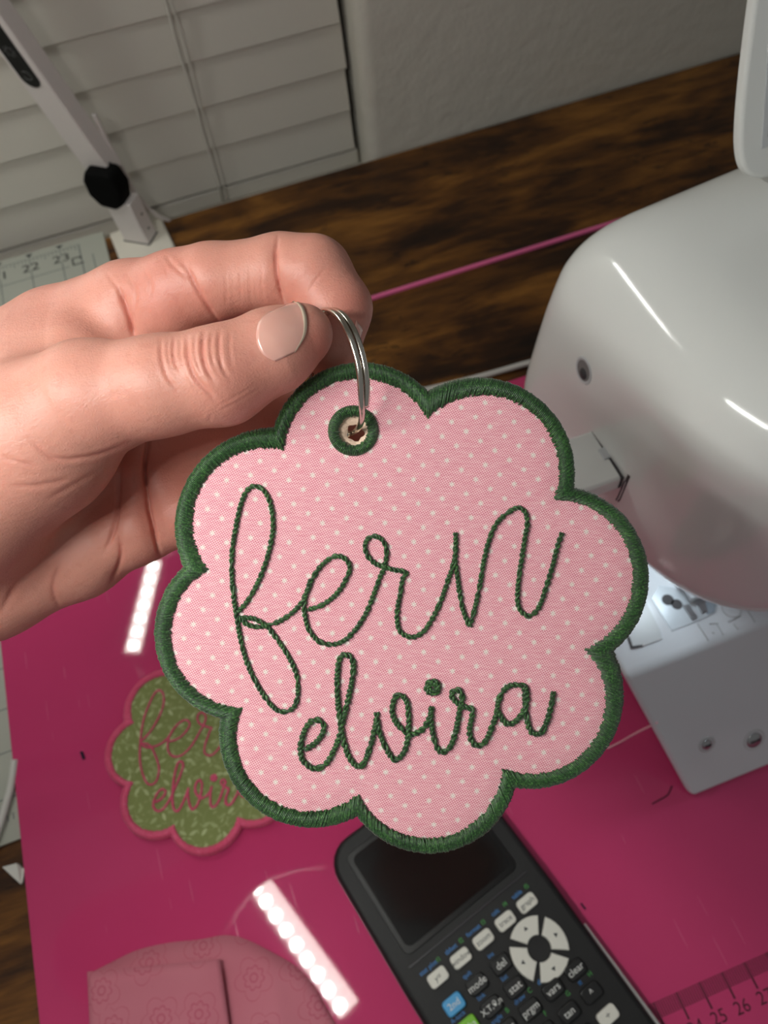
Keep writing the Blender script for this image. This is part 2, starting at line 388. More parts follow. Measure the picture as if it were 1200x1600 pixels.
def m_skin():
    m = NT('skin'); c = m.coord()
    at = m.n('ShaderNodeAttribute'); at.attribute_name = 'flush'
    n = m.noise(c, 90, 4, .6); n2 = m.noise(c, 30, 2)
    base = m.mix(m.math('MULTIPLY_ADD', n2, .6, .1, clamp=True), srgb(211, 153, 135), srgb(205, 136, 121))
    base = m.mix(m.math('MULTIPLY', m.math('GREATER_THAN', m.noise(c, 420, 2), .62), .12), base, srgb(180, 106, 92))
    base = m.mix(at.outputs['Fac'], base, srgb(192, 96, 84))
    m.set(Base_Color=base, Roughness=m.math('MULTIPLY_ADD', n, .2, .36))
    b = m.b; b.inputs['Specular IOR Level'].default_value = .42; b.inputs['Subsurface Weight'].default_value = .25
    b.inputs['Subsurface Radius'].default_value = (1.0, .35, .2); b.inputs['Subsurface Scale'].default_value = .0032
    v = m.n('ShaderNodeTexVoronoi', feature='DISTANCE_TO_EDGE'); m.l(m.mapping(c, scale=(1, 1, 1)), v.inputs['Vector']); v.inputs['Scale'].default_value = 1500
    fine = m.math('ADD', m.math('MULTIPLY', v.outputs[0], .6), m.noise(m.mapping(c, scale=(500, 1300, 700), rot=(.4, .3, .6)), 1.1, 3))
    m.bump(fine, .5, .0002); return m.m
M = dict(
    wood=m_wood(), wall=m_wall(), pinkmat=m_pinkmat(), dots=m_dots(), leaf=m_leaf(), floral=m_floral(), skin=m_skin(),
    green=m_thread('green_thread', srgb(8, 32, 8), srgb(30, 70, 28), srgb(78, 124, 60)),
    rose=m_thread('rose_thread', srgb(206, 56, 100), srgb(228, 78, 122), srgb(240, 120, 156)),
    felt=plain('cream_felt', srgb(236, 205, 182), .95, spec=.1, bump=(1500, .6, .0003)),
    steel=plain('nickel_steel', srgb(205, 198, 188), .16, 1.0),
    screw=plain('steel_screw', srgb(170, 170, 172), .28, 1.0),
    white_gloss=m_gloss_white('machine_white', srgb(226, 227, 224)),
    white_bed=m_gloss_white('machine_bed_white', srgb(222, 225, 230), .18),
    white_mark=plain('pale_grey_plastic', srgb(196, 198, 200), .35),
    lampwhite=plain('lamp_white', srgb(222, 214, 210), .45), lampbase=plain('lamp_base_white', srgb(228, 222, 208), .5),
    black=plain('black_plastic', srgb(9, 9, 10), .35, spec=.3), matte_black=plain('black_rubber', srgb(7, 7, 7), .8, spec=.1),
    slat=plain('blind_white', srgb(206, 201, 190), .5), cord=plain('cord_white', srgb(206, 202, 192), .8),
    frame=plain('white_trim', srgb(214, 210, 200), .5),
    glass=plain('night_glass', srgb(14, 15, 18), .05),
    greymat=plain('grey_green_mat', srgb(176, 178, 166), .6, bump=(300, .2, .0004)), ink=plain('dark_print', srgb(40, 42, 44), .7), inklite=plain('grey_print', srgb(104, 108, 108), .7),
    pinkink=plain('magenta_print', srgb(74, 5, 34), .5), pinkstrip=plain('pink_plastic', srgb(232, 110, 160), .35),
    calc=plain('charcoal_plastic', srgb(13, 13, 14), .6, bump=(900, .1, .0002)), calcedge=plain('calculator_edge', srgb(60, 58, 62), .3), rail=plain('pale_rail', srgb(186, 184, 182), .35),
    lcd=plain('dark_screen', srgb(16, 15, 15), .12, spec=.6), keyw=plain('white_key', srgb(224, 222, 212), .45), keyk=plain('black_key', srgb(14, 14, 15), .4),
    keyb=plain('blue_key', srgb(74, 160, 214), .45), keyg=plain('green_key', srgb(126, 196, 52), .45), prw=plain('white_print', srgb(226, 226, 222), .6), prb=plain('blue_print', srgb(70, 136, 205), .6), prg=plain('green_print', srgb(72, 160, 74), .6),
    paper=plain('white_scrap', srgb(222, 220, 212), .8), cable=plain('white_cable', srgb(208, 206, 200), .45),
    lint=plain('navy_lint', srgb(28, 26, 52), .9), darkthread=plain('dark_thread', srgb(70, 20, 40), .8), palethread=plain('pale_pink_thread', srgb(250, 190, 200), .6),
    nail=None, floor=plain('floor_carpet', srgb(150, 138, 122), .95),
    led_plate=plain('led_board', srgb(245, 240, 225), .4, emit=(1.0, .97, .88, 1), es=LED_PLATE), led_bead=plain('led_dome', srgb(250, 248, 240), .2, emit=(.98, 1.0, .96, 1), es=LED_BEAD),
    led_cool=plain('machine_led', srgb(240, 250, 255), .2, emit=(.78, .92, 1.0, 1), es=80.0), icon=plain('grey_icon', srgb(120, 118, 118), .5), needle=plain('needle_plate_steel', srgb(214, 220, 226), .25, .25),
    slot=plain('dark_slot', srgb(60, 56, 58), .6), smoke=plain('clear_grey', srgb(150, 160, 170), .1))
nm = NT('nail'); nm.set(Base_Color=nm.mix(nm.noise(nm.mapping(nm.coord(), scale=(1, 1, 1)), 160, 2), srgb(246, 176, 160), srgb(240, 164, 150)), Roughness=.22); nm.b.inputs['Subsurface Weight'].default_value = .3
nm.b.inputs['Subsurface Radius'].default_value = (1, .4, .3); nm.b.inputs['Subsurface Scale'].default_value = .002; nm.b.inputs['Specular IOR Level'].default_value = .6; nm.b.inputs['Coat Weight'].default_value = 1.0; nm.b.inputs['Coat Roughness'].default_value = .18; M['nail'] = nm.m
M['nailtip'] = plain('nail_tip', srgb(250, 226, 200), .3)

# ================================================================== SETTING
WY = 56.3                                   # wall face
def structure(name, mb, mat, smooth=False): o = mb.build(name, mat, None, smooth); o['kind'] = 'structure'; return o
structure('floor', MB().box(-160, 160, -140, 80, -76, -75), M['floor'])
# wall with a rounded corner at the window reveal
JX, RC, RD = 15.85, 1.1, 64.0                # jamb plane, corner radius, back of the recess
def wall_piece():
    mb = MB(); z0, z1 = -75, 150
    o = [(130, WY), (130, WY + 12), (JX, WY + 12), (JX, WY + RC)]
    for k in range(1, 9): a = math.radians(180 + 90 * k / 8); o.append((JX + RC + RC * math.cos(a), WY + RC + RC * math.sin(a)))
    v, f = prism(o, z0, z1); mb.add(v, f)
    mb.box(-130, JX, WY, WY + 12, z0, -3.2)                 # under the sill
    mb.box(-130, -70, WY, WY + 12, -3.2, z1)
    mb.box(-70, JX, WY, WY + 12, 110, z1)
    return mb
wb = structure('wall_back', wall_piece(), M['wall'])
t = MB().box(-70, JX, WY - .2, RD + 1, -3.2, -2.2).build('trim_1', M['frame']); t['kind'] = 'structure'; bevel(t, .2)
win = thing('window_1', None, None, (-27, 66, -2), kind='structure')
fr = MB()
for a in ((-70, -66, 64, 67, -2.2, 110), (JX - 4, JX, 64, 67, -2.2, 110), (-70, JX, 64, 67, -2.2, 2), (-70, JX, 64, 67, 106, 110), (-28, -25, 64, 67, -2.2, 110)): fr.box(*a)
fr.build('window_frame', M['frame'], win)
for x0, x1 in ((-66, -28), (-25, JX - 4)): MB().box(x0, x1, 65.3, 65.7, 2, 106).build('window_pane', M['glass'], win)

# desk
desk = thing('desk', 'rustic brown wooden desk top standing against the grey wall', 'desk', (0, 20, -75))
d = MB().box(-75, 95, -22, 56.0, -2.6, 0).build('tabletop', M['wood'], desk); bevel(d, .15)
for x, y in ((-72, -19), (92, -19), (-72, 53), (92, 53)): MB().box(x - 2, x + 2, y - 2, y + 2, -75, -2.6).build('leg', M['black'], desk)

# window blind: every slat a piece of its own
bl = thing('window_blind', 'closed white horizontal slat blind in the window behind the desk', 'blind', (-25, 59.5, -2))
SX0, SX1, SP = -66.0, 15.35, 3.43
def slat_profile():
    n = 6; o = []
    hh = 4.15; tilt = math.radians(5.5); th = .18
    for k in range(n + 1): q = k / n; o.append((q * hh, 0.0))
    o2 = o + [(a, b + th) for a, b in o[::-1]]
    return [(b + a * math.sin(tilt), a * math.cos(tilt)) for a, b in o2]      # (y, z), lower edge towards the room
pr = slat_profile(); n = len(pr)
v = [(SX0, a, b) for a, b in pr] + [(SX1, a, b) for a, b in pr]
f = [tuple(range(n)), tuple(range(n, 2 * n))[::-1]] + [(i, n + i, n + (i + 1) % n, (i + 1) % n) for i in range(n)]
slat_me = shared_mesh('slat', v, f, M['slat'])
for k in range(0, 30):
    inst('slat', slat_me, (random.uniform(-.1, .1), 58.75, -.43 + SP * k), bl)
rl = MB().box(SX0, SX1 + .3, 58.9, 60.9, -2.15, -.75).build('bottom_rail', M['slat'], bl); bevel(rl, .25)
MB().box(SX0, SX1, 58.4, 62, 103, 108).build('head_rail', M['slat'], bl)
for cx in (3.2, -30, -58):
    mb = MB(); pts = [(cx + .05 * math.sin(z), 58.34 - (.06 if k % 2 else 0), z) for k, z in enumerate(np.arange(-1.5, 104, SP / 2))]
    mb.tube(pts, .1, 6); mb.build('ladder_cord', M['cord'], bl, True)
    mb = MB(); mb.tube([(cx + .42 + .04 * math.sin(z * .7), 58.3, z) for z in np.arange(-1.5, 104, 2)], .06, 6); mb.build('lift_cord', M['cord'], bl, True)

# ================================================================== MATS ON THE DESK
gm = thing('cutting_mat', 'pale grey cutting mat with dark inch numbers and grid lines', 'cutting mat', (-30, 35, 0))
g = MB().box(-50, -6.9, 12.35, 56.6, 0.0, .16).build('mat_sheet', M['greymat'], gm)
GX23 = ground(97, 405)[0]; INCH = 2.44
ln = MB(); zt = .165
for k in range(-12, 2):
    x = GX23 + k * INCH
    if x > -7.6: continue
    ln.box(x - .035, x + .035, 14.3, 54.3, zt - .03, zt)
for k in range(0, 17):
    y = 53.6 - k * INCH
    ln.box(-50, GX23 + .2 * INCH if k == 0 else GX23 + .62 * INCH, y - .03, y + .03, zt - .03, zt)
ln.build('grid_lines', M['inklite'], gm)
tk = MB(); yb = 55.9
for k in range(-96, 6):
    x = GX23 + k * INCH / 8; L = .95 if k % 8 == 0 else (.6 if k % 4 == 0 else .35)
    tk.box(x - .03, x + .03, yb - L, yb, zt - .03, zt + .001)
    tk.box(x - .03, x + .03, 13.4, 13.4 + L, zt - .03, zt + .001)
tk.box(-50, GX23 + .62 * INCH, yb - .03, yb, zt - .03, zt); tk.box(GX23 + .60 * INCH, GX23 + .64 * INCH, 14.3, 55.9, zt - .03, zt)
tk.build('ruler_ticks', M['inklite'], gm)
for s_, k in (('23', 0), ('22', -1), ('21', -2), ('20', -3), ('19', -4), ('18', -5), ('17', -6)):
    v, f = text_geo(s_, ((GX23 + k * INCH, 54.75, zt + .006), XA, YA, ZA), 1.25, sx=1.15); mesh_obj('printed_number', v, f, M['ink'], gm)
    O = (GX23 + k * INCH + .02, 56.2, zt + .004); v, f = prism([(-.3, .18), (.3, .18), (0, -.2)], 0, .004, (O, XA, YA, ZA)); mesh_obj('printed_mark', v, f, M['ink'], gm)
ar = MB()
for a in ((-.45, .45, -.45, -.33), (-.45, -.33, -.45, .45), (-.45, .3, .33, .45), (.2, .32, .1, .45)):
    v, f = prism([(a[0], a[2]), (a[1], a[2]), (a[1], a[3]), (a[0], a[3])], 0, .004, ((GX23 + 1.2, 54.0, zt + .003), XA, YA, ZA)); ar.add(v, f)
ar.build('printed_corner_arrow', M['ink'], gm)

pm = thing('cutting_mat', 'large glossy magenta pink cutting mat lying flat under the sewing machine', 'cutting mat', (10, 10, .16))
MX0, MX1, MY0, MY1, MZ = -18.1, 46.0, -18.0, 29.6, .42
pmo = MB().box(MX0, MX1, MY0, MY1, .17, MZ).build('mat_sheet', M['pinkmat'], pm); bevel(pmo, .06, 2)
RX25, CMU, RY = 10.05, 1.112, -4.35
tk = MB()
for k in range(-120, 200):
    x = RX25 + k * CMU / 10
    if not (-14 < x < 42): continue
    L = 1.05 if k % 10 == 0 else .62; w = .03 if k % 10 == 0 else .018
    w *= 1.45; tk.box(x - w, x + w, RY - L, RY, MZ - .03, MZ + .003)
tk.build('ruler_ticks', M['pinkink'], pm)
for k in range(19, 29):
    if str(k) not in TXT: continue
    v, f = text_geo(str(k), ((RX25 + (k - 25) * CMU + .12, RY - 1.42, MZ + .004), XA, YA, ZA), .72); mesh_obj('printed_number', v, f, M['pinkink'], pm)

st = mesh_obj('plastic_strip', *box(2, 44, 40.65, 40.95, 0, .18), M['pinkstrip']); tag(st, 'thin pink plastic strip lying along the bare wooden desk behind the machine', 'strip')
cb = MB(); pts = catmull([(8, 31.6, .2), (13, 31.0, .22), (17, 30.7, .25), (22, 30.6, .25), (30, 31.5, .22)], 8); cb.tube(pts, .2, 8)
o = cb.build('cable', M['cable'], None, True); tag(o, 'pale cable running along the back edge of the pink mat to the machine', 'cable')
# cable and scrap beside the mat's left edge
cb = MB(); pts = [ground(23, 1188, .38), ground(18, 1225, .38), ground(8, 1262, .4), ground(-4, 1300, .38), ground(-25, 1350, .35), ground(-60, 1400, .2)]
cb.tube(catmull(pts, 6), .2, 8); o = cb.build('cable', M['cable'], None, True); tag(o, 'white round cable slipping under the left edge of the pink mat', 'cable')
q = [ground(a, b, .0)[:2] for a, b in ((9, 1356), (31, 1350), (36, 1356), (40, 1358), (37, 1378), (34, 1382))]
v, f = prism([tuple(c) for c in q], .01, .12); v = [(a, b, c + (.25 if i in (6, 7) else 0)) for i, (a, b, c) in enumerate(v)]
o = mesh_obj('paper_scrap', v, f, M['paper']); tag(o, 'small torn white triangular scrap on the wooden desk', 'scrap')

# ================================================================== DESK LAMP
lamp = thing('desk_lamp', 'white folding desk lamp with black hinge and touch panel by the window', 'lamp', (-4, 53.7, 0))
pl = [(-6.4, 55.6), (-6.1, 51.7), (-2.4, 51.4), (-1.75, 51.9), (-2.1, 55.7)]
o = mesh_obj('base_plate', *prism(pl, 0.0, .62), M['lampbase'], lamp); bevel(o, .22)
C0 = np.array([-3.6, 52.75]); dl = np.array([-1.75, 1.32]); dr = np.array([.85, 1.2])       # corner edge and the two face directions
foot = [C0, C0 + dr, C0 + dr + dl, C0 + dl]
def leaning(poly, z0, z1, lean0, lean1):
    n = len(poly); v = [(p[0] + lean0[0], p[1] + lean0[1], z0) for p in poly] + [(p[0] + lean1[0], p[1] + lean1[1], z1) for p in poly]
    return v, [tuple(range(n))[::-1], tuple(range(n, 2 * n))] + [(i, (i + 1) % n, n + (i + 1) % n, n + i) for i in range(n)]
o = mesh_obj('lower_post', *leaning(foot, .66, 4.3, (0, 0), (-.25, .1)), M['lampwhite'], lamp); bevel(o, .08)
sh = [(p - C0) * 1.05 + C0 - (dl + dr) * .02 for p in foot]
mesh_obj('post_gasket', *leaning(sh, .60, .70, (0, 0), (0, 0)), M['black'], lamp)
lean = lambda z: np.array([-.62 - (z - 6.2) * .209, 1.25])          # the post leans to the left
# black hinge barrel between the two posts
hc = np.array([-4.9, 54.3, 5.5]); ax = np.array([dr[0], dr[1], 0.]); ax /= np.linalg.norm(ax); hb = np.array([-ax[1], ax[0], 0])
hp = [(-1.25, -1.2), (-.5, -1.75), (.75, -1.55), (1.35, -.6), (1.35, .55), (.9, 1.4), (-1.2, 1.35), (-1.6, .1)]
o = mesh_obj('hinge', *prism(hp, -.85, .85, (hc, hb, ZA, ax)), M['matte_black'], lamp); bevel(o, .35)
p0 = lean(6.0); zt = 45.0
o = mesh_obj('upper_post', *leaning(foot, 6.0, zt, lean(6.0), lean(zt)), M['lampwhite'], lamp); bevel(o, .12)
post = o
# touch panel on the post's left-hand face
fa = np.array([dl[0], dl[1], 0]); fl = np.linalg.norm(fa); fa /= fl; up = np.array([-.209, 0, 1.]); up /= np.linalg.norm(up)
fn = np.cross(fa, up); fn /= np.linalg.norm(fn)
if fn[1] > 0: fn = -fn
def on_face(u, z): return np.array([C0[0] + lean(z)[0], C0[1] + lean(z)[1], z]) + fa * u
pc0 = on_face(fl * .54, 17.6)
fr = (pc0 + fn * .005, fa, up, fn)
pan = mesh_obj('touch_panel', *prism(rounded_rect(1.35, 9.4, .67, 8), 0, .05, fr), M['black'], post)
ic = MB()
for zc, kind in ((-3.85, 0), (-2.2, 1), (-.3, 0), (1.6, 1)):
    cc = pc0 + up * zc + fn * .058
    for k in range(10 if kind == 0 else 8):
        a0, a1 = [2 * math.pi * (k + e) / (12 if kind == 0 else 8) + .9 for e in (0, .8 if kind == 0 else .55)]
        r = .3 if kind == 0 else .24; ic.tube([cc + r * (math.cos(a) * fa + math.sin(a) * up) for a in (a0, (a0 + a1) / 2, a1)], .018, 4)
    if kind == 1:
        for k in range(8): a = 2 * math.pi * k / 8; ic.tube([cc + q * (math.cos(a) * fa + math.sin(a) * up) for q in (.3, .4)], .016, 4)
ic.build('panel_icons', M['icon'], pan)
# small pin holes on the side faces
sa = np.array([dr[0], dr[1], 0]); sa /= np.linalg.norm(sa); sn = np.array([sa[1], -sa[0], 0])
for z_, u in ((6.9, .45), (1.6, .8), (2.9, .8)):
    b_ = np.array([*(C0 + (lean(z_) if z_ > 5 else np.array([-.07 * z_ + .04, .03 * z_]))), z_]) + sa * u
    mesh_obj('pin_hole', *prism(disc(12, .11), 0, .03, frame_from_normal(b_, sn, ZA)), M['matte_black'], lamp)
# cord leaving the back of the hinge
cb = MB(); cb.tube(catmull([onY(a, b, y) for a, b, y in ((146, 178, 55.2), (168, 222, 55.25), (190, 262, 55.3), (208, 297, 55.35), (228, 322, 55.4), (248, 338, 55.5), (268, 346, 56.0), (280, 352, 57.0))], 8), .17, 8)
cb.build('power_cord', M['lampwhite'], lamp, True)
# the lit heads: two bars hung over the desk from the top of the post
HZ = 46.5
def led_bar(a, b, w, name, off):
    a = np.array(a, float); b = np.array(b, float); L = np.linalg.norm(b - a); A = (b - a) / L; B = np.cross(ZA, A); c = (a + b) / 2
    hd = mesh_obj(name, *prism(rounded_rect(L + 1.0, w + .9, .4), .06, 1.1, (c, A, B, ZA)), M['lampwhite'], lamp)
    mesh_obj('led_board', *prism(rounded_rect(L, w, .1), -.02, .05, (c, A, B, ZA)), M['led_plate'], hd)
    nb = int(L / 1.55); me = shared_mesh('led_bead', *lathe([(.02, -.3), (.3, -.26), (.5, -.13), (.55, 0)], 14), M['led_bead'], True)
    for k in range(nb):
        q = a + A * (L * (k + .5) / nb) - B * off; inst('led_bead', me, (q[0], q[1], q[2] - .02), hd)
    return hd
h1a, h1b = ground(383, 1350, MZ), ground(546, 1578, MZ); k_ = 1 + (HZ - MZ) / (CAMH - MZ)
b1a, b1b = h1a[:2] * k_, h1b[:2] * k_
h2a, h2b = ground(206, 1019, MZ), ground(237, 893, MZ); b2a = h2a[:2] * k_; b2b = b2a + (h2b[:2] * k_ - b2a) * 1.15
led_bar((*b1b, HZ), (*b1a, HZ), 2.2, 'lamp_head', -.5); led_bar((*b2a, HZ), (*b2b, HZ), 1.9, 'lamp_head', 0.0)
cb = MB(); cb.tube([(*(np.array(b2b)), HZ + .7), (*(lean(45) + C0 + dl * .5 + dr * .5), HZ - .2)], .5, 10); cb.tube([(*b2a, HZ + .7), (*((b2a + b1a) / 2 + [-1.5, 0]), HZ + .9), (*b1a, HZ + .7)], .45, 10)
cb.build('linking_arm', M['lampwhite'], lamp, True)

# ================================================================== SEWING MACHINE
sm = thing('sewing_machine', 'glossy white sewing machine with lit needle area standing on the pink mat', 'sewing machine', (30, 14, MZ))
def plane(p, n, o):
    n = np.asarray(n, np.float32); n = n / np.linalg.norm(n); return (p - np.asarray(o, np.float32)) @ n
def head_sdf(p):
    p = np.asarray(p, np.float32)
    left = plane(p, (-1, .02, .17), (11.05, 13.3, 17.5)); low = plane(p, (-.97, -.15, -.13), (11.1, 12, 17.0)); top = plane(p, (-.10, .05, 1), (16, 13.3, 23.7)); bot = plane(p, (-.03, 0, -1), (14, 10, 11.7))
    front = plane(p, (-.10, -1, .05), (14.2, 6.3, 16.6)); back = plane(p, (-.03, 1, .06), (14.2, 19.5, 17.9)); right = plane(p, (1, 0, 0), (48, 0, 0))
    d = smax(left, low, 2.0); d = smax(d, front, 4.6); d = smax(d, back, 1.7); d = smax(d, top, 2.9); d = smax(d, bot, 2.8); return np.maximum(d, right)
hv, hf = surface_nets(head_sdf, (9.5, 4, 10), (49, 22, 26), .45); hv = project(head_sdf, hv, 3)
ho = mesh_obj('head', hv, hf, M['white_gloss'], sm, True); sb = ho.modifiers.new('smooth', 'SUBSURF'); sb.levels = 1; sb.render_levels = 1
def march(fn, px, py, tmax=80, space='w'):
    r = RM.T @ np.array([(px - CX) / F, (py - CY) / F, 1.0]); L = np.linalg.norm(r); r /= L; p = CAMP.copy(); t = 5.0
    for _ in range(400):
        d = float(fn((p + r * t)[None])[0])
        if d < .003 or t > tmax: break
        t += max(d * .8, .002)
    q = p + r * t; g = grad(fn, q[None], .05)[0]; return q, g / np.linalg.norm(g)
o = MB().box(38, 48, 6, 20, MZ + .1, 17).build('column', M['white_gloss'], sm); bevel(o, 1.2)
BZ = 6.6
# bed: flat top under the needle, steep front face, ends undercut towards the mat
bed = mesh_obj('bed', [(13.68, 2.42, MZ + .05), (48, 2.42, MZ + .05), (48, 22, MZ + .05), (13.75, 22, MZ + .05), (11.57, 7.6, BZ), (48, 7.6, BZ), (48, 21.5, BZ), (11.57, 21.5, BZ)], BOXF, M['white_bed'], sm); bevel(bed, .3, 4)
deck = bed
dn = np.array([0, -(BZ - MZ), 7.6 - 2.42]); dn /= np.linalg.norm(dn)
def on_deck(px, py):
    r = RM.T @ np.array([px - CX, py - CY, F]); O = np.array([20, 2.42, MZ]); t = np.dot(O - CAMP, dn) / np.dot(r, dn); return CAMP + r * t
for (px, py, r) in ((1104, 1163, .34), (1178, 1156, .52)):
    fr = frame_from_normal(on_deck(px, py), dn, XA)
    w = mesh_obj('screw_recess', *lathe([(r + .12, -.02), (r + .12, .02), (r, .03), (r * .9, .012)], 24, fr), M['white_mark'], deck, True)
    mesh_obj('screw_head', *lathe([(r * .82, .0), (r * .8, .05), (r * .55, .11), (.02, .13)], 20, fr), M['screw'], w, True)
    mesh_obj('screw_slot', *prism([(-r * .5, -.05), (r * .5, -.05), (r * .5, .05), (-r * .5, .05)], .12, .14, fr), M['slot'], w)
# bobbin cover, needle plate and marks on the bed
def bedp(px, py): return ground(px, py, BZ)
def bed_poly(name, pxs, h, mat, parent=bed, z0=0.0):
    q = [tuple(bedp(*a)[:2]) for a in pxs]; return mesh_obj(name, *prism(q, BZ + z0, BZ + h), mat, parent)
o = bed_poly('bobbin_cover', [(982, 998), (1008, 940), (1031, 985), (1034, 999), (1000, 1012), (986, 1011)], .06, M['white_mark'])
bed_poly('cover_gap', [(980, 996), (983, 995), (988, 1010), (1003, 1008), (1004, 1011), (986, 1014)], .07, M['slot'])
o = bed_poly('needle_plate', [(1018, 935), (1030, 915), (1120, 930), (1117, 958), (1090, 971), (1049, 986), (1030, 955)], .05, M['needle'])
np_ = o
for (px, py, r) in ((1043, 938, .28), (1057, 945, .26)): mesh_obj('needle_plate_hole', *prism(disc(14, r), BZ + .05, BZ + .065, (np.r_[bedp(px, py)[:2], 0], XA, YA, ZA)), M['slot'], np_)
for a in (((1066, 948), (1074, 945), (1089, 966), (1081, 970)), ((1088, 945), (1100, 940), (1104, 956), (1096, 960))): bed_poly('feed_dog', a, .14, M['screw'], np_, .05)
bed_poly('plate_window', [(1100, 942), (1119, 938), (1116, 957), (1104, 961)], .09, M['smoke'], np_, .05)
mk = MB()
def seg(a, b, w=.035):
    A, B = bedp(*a), bedp(*b); mk.tube([A + [0, 0, .012], B + [0, 0, .012]], w, 4)
for a, b in (((1090, 975), (1107, 1001)), ((1162, 945), (1180, 972)), ((1120, 975), (1130, 992)), ((1108, 975), (1122, 974)), ((1146, 975), (1153, 983)), ((1138, 972), (1158, 962)), ((1113, 988), (1116, 990))): seg(a, b)
cpt = bedp(1143, 951)
mk.tube([cpt + np.array([.42 * math.cos(a), .42 * math.sin(a), .012]) for a in np.linspace(0, 6.28, 18)], .03, 4); mk.build('threading_marks', M['white_mark'], bed)
# work light under the head
lf = mesh_obj('work_light', *lathe([(.02, -.2), (.35, -.18), (.5, 0)], 16, ((15.6, 11.6, 11.65), XA, YA, ZA)), M['led_cool'], sm, True)
# presser bar and foot below the head
mb = MB(); mb.tube([(16.6, 10.6, 12.6), (16.6, 10.6, BZ + .8)], .28, 10); mb.build('presser_bar', M['screw'], sm, True)
o = MB().box(16.0, 17.2, 9.6, 11.6, BZ + .25, BZ + .6).build('presser_foot', M['needle'], sm); bevel(o, .1)
mb = MB(); mb.tube([(15.9, 10.6, 12.6), (15.9, 10.6, BZ + 1.0), (15.9, 10.6, BZ + .1)], [.14, .1, .03], 8); mb.build('needle', M['steel'], sm, True)
# end-face details: screw well, thread lever, icon
q, nn = march(head_sdf, 912, 579); fr = frame_from_normal(q, nn, ZA)
w = mesh_obj('screw_recess', *lathe([(.52, .0), (.5, .03), (.46, .03), (.44, .012)], 28, fr), M['white_mark'], ho, True)
mesh_obj('recess_shade', *prism(disc(24, .4), .0, .018, fr), M['icon'], w)
mesh_obj('screw_head', *lathe([(.22, .01), (.2, .05), (.12, .09), (.02, .1)], 18, frame_from_normal(q - fr[1] * .10 + fr[2] * -.06, nn, ZA)), M['slot'], w, True)
q, nn = march(head_sdf, 948, 709)
lev = MB().box(q[0] - 3.2, q[0] + .6, q[1] - 1.15, q[1] + 1.15, q[2] - .75, q[2] + .05).build('thread_lever', M['white_gloss'], sm); bevel(lev, .15)
MB().box(q[0] - .06, q[0] + .04, q[1] - 1.17, q[1] + 1.17, q[2] - .6, q[2] + .075).build('lever_slot', M['slot'], lev)
o = MB().box(q[0] - .25, q[0] + .3, q[1] - .25, q[1] + .25, q[2], q[2] + .12).build('lever_catch', M['white_mark'], lev); bevel(o, .05)
mb = MB(); mb.tube([q + np.array([-1.5, -.6, -.5]), q + np.array([-1.4, -.9, -2.2])], .13, 8); mb.build('lever_pin', M['slot'], lev)
mb = MB()
for a, b in (((982, 742), (978, 752)), ((976, 752), (966, 776)), ((984, 744), (969, 780)), ((966, 776), (963, 781)), ((969, 780), (966, 783))):
    A_, n1 = march(head_sdf, *a); B_, n2 = march(head_sdf, *b); mb.tube([A_ + n1 * .012, B_ + n2 * .012], .03, 4)
mb.build('needle_icon', M['slot'], ho)
# raised lid with a recessed window
O = ground(1166, 284, 24.4); U = np.array([1, .0, .03]); U /= np.linalg.norm(U); Vv = np.array([.10, .42, 1.0]); Vv -= U * np.dot(U, Vv); Vv /= np.linalg.norm(Vv); Nn = np.cross(U, Vv)
lc = catmull([(2.6, .02, 0), (1.4, 0.0, 0), (.75, .1, 0), (.3, .4, 0), (.08, .9, 0), (.0, 1.7, 0), (.06, 3.2, 0), (.3, 5.5, 0), (.75, 8, 0), (1.5, 11, 0)], 5)[:, :2]
ol = [(a - .45, b - .05) for a, b in lc] + [(1.6, 13), (16, 13), (17, 10), (17, 1), (16, .0)]
lid = mesh_obj('lid', *prism(ol[::-1], -.22, .22, (O, U, Vv, Nn)), M['white_gloss'], sm); bevel(lid, .14, 3, 50)
def panel_pts(x0, y0, x1, y1): return [(x0, y0), (x1, y0), (x1, y1), (x0, y1)]
mesh_obj('lid_window_frame', *prism(panel_pts(.27, .95, 14, 11), .20, .27, (O, U, Vv, Nn)), M['white_mark'], lid)
mesh_obj('lid_window', *prism(panel_pts(.45, 1.25, 13.6, 10.6), .25, .285, (O, U, Vv, Nn)), M['slot'], lid)

# ================================================================== CALCULATOR
calc = thing('calculator', 'black graphing calculator with white and black keys lying on the pink mat', 'calculator', (2.5, -3, MZ))
KZ = 1.8; O0 = np.array([1.82, .32, KZ]); wA = np.array([.9648, .263, 0]); lB = np.array([.263, -.9648, 0])
cfr = (O0, wA, -lB, ZA)                      # local: a right, b up the calculator (towards its top)
def cp(a, b, z=0.0): return O0 + a * wA + b * lB + np.array([0, 0, z])
def body_outline(hw, top, bot, r):
    o = []
    for k in range(7): a = math.radians(90 * k / 6); o.append((hw - r + r * math.cos(a), -top - r + r * math.sin(a)) if False else (hw - r + r * math.sin(math.pi / 2 - a), top - r + r * math.cos(math.pi / 2 - a)))
    for k in range(7): a = math.radians(90 * k / 6); o.append((-hw + r - r * math.sin(a), top - r + r * math.cos(a)))
    o += [(-hw * 1.02, 0), (-hw * .97, -bot), (hw * .97, -bot), (hw * 1.02, 0)]
    return o
bo = body_outline(3.95, 7.05, 11.6, 1.3)
body = mesh_obj('body', *dome_prism(bo, -KZ + MZ + .02, 0, .32, cfr), M['calc'], calc, True)
body.data.polygons.foreach_set('use_smooth', [False] * len(body.data.polygons)); bevel(body, .12)
edge = mesh_obj('edge_band', *prism([(a * 1.012, b + .03) for a, b in bo], -1.05, -.85, cfr), M['calcedge'], calc)
for s_ in (-1, 1):
    mb = MB(); mb.tube([cp(s_ * 3.98, b, -.55) for b in (2.1, 5, 8, 11)], .16, 8); mb.build('slide_rail', M['rail'], calc, True)
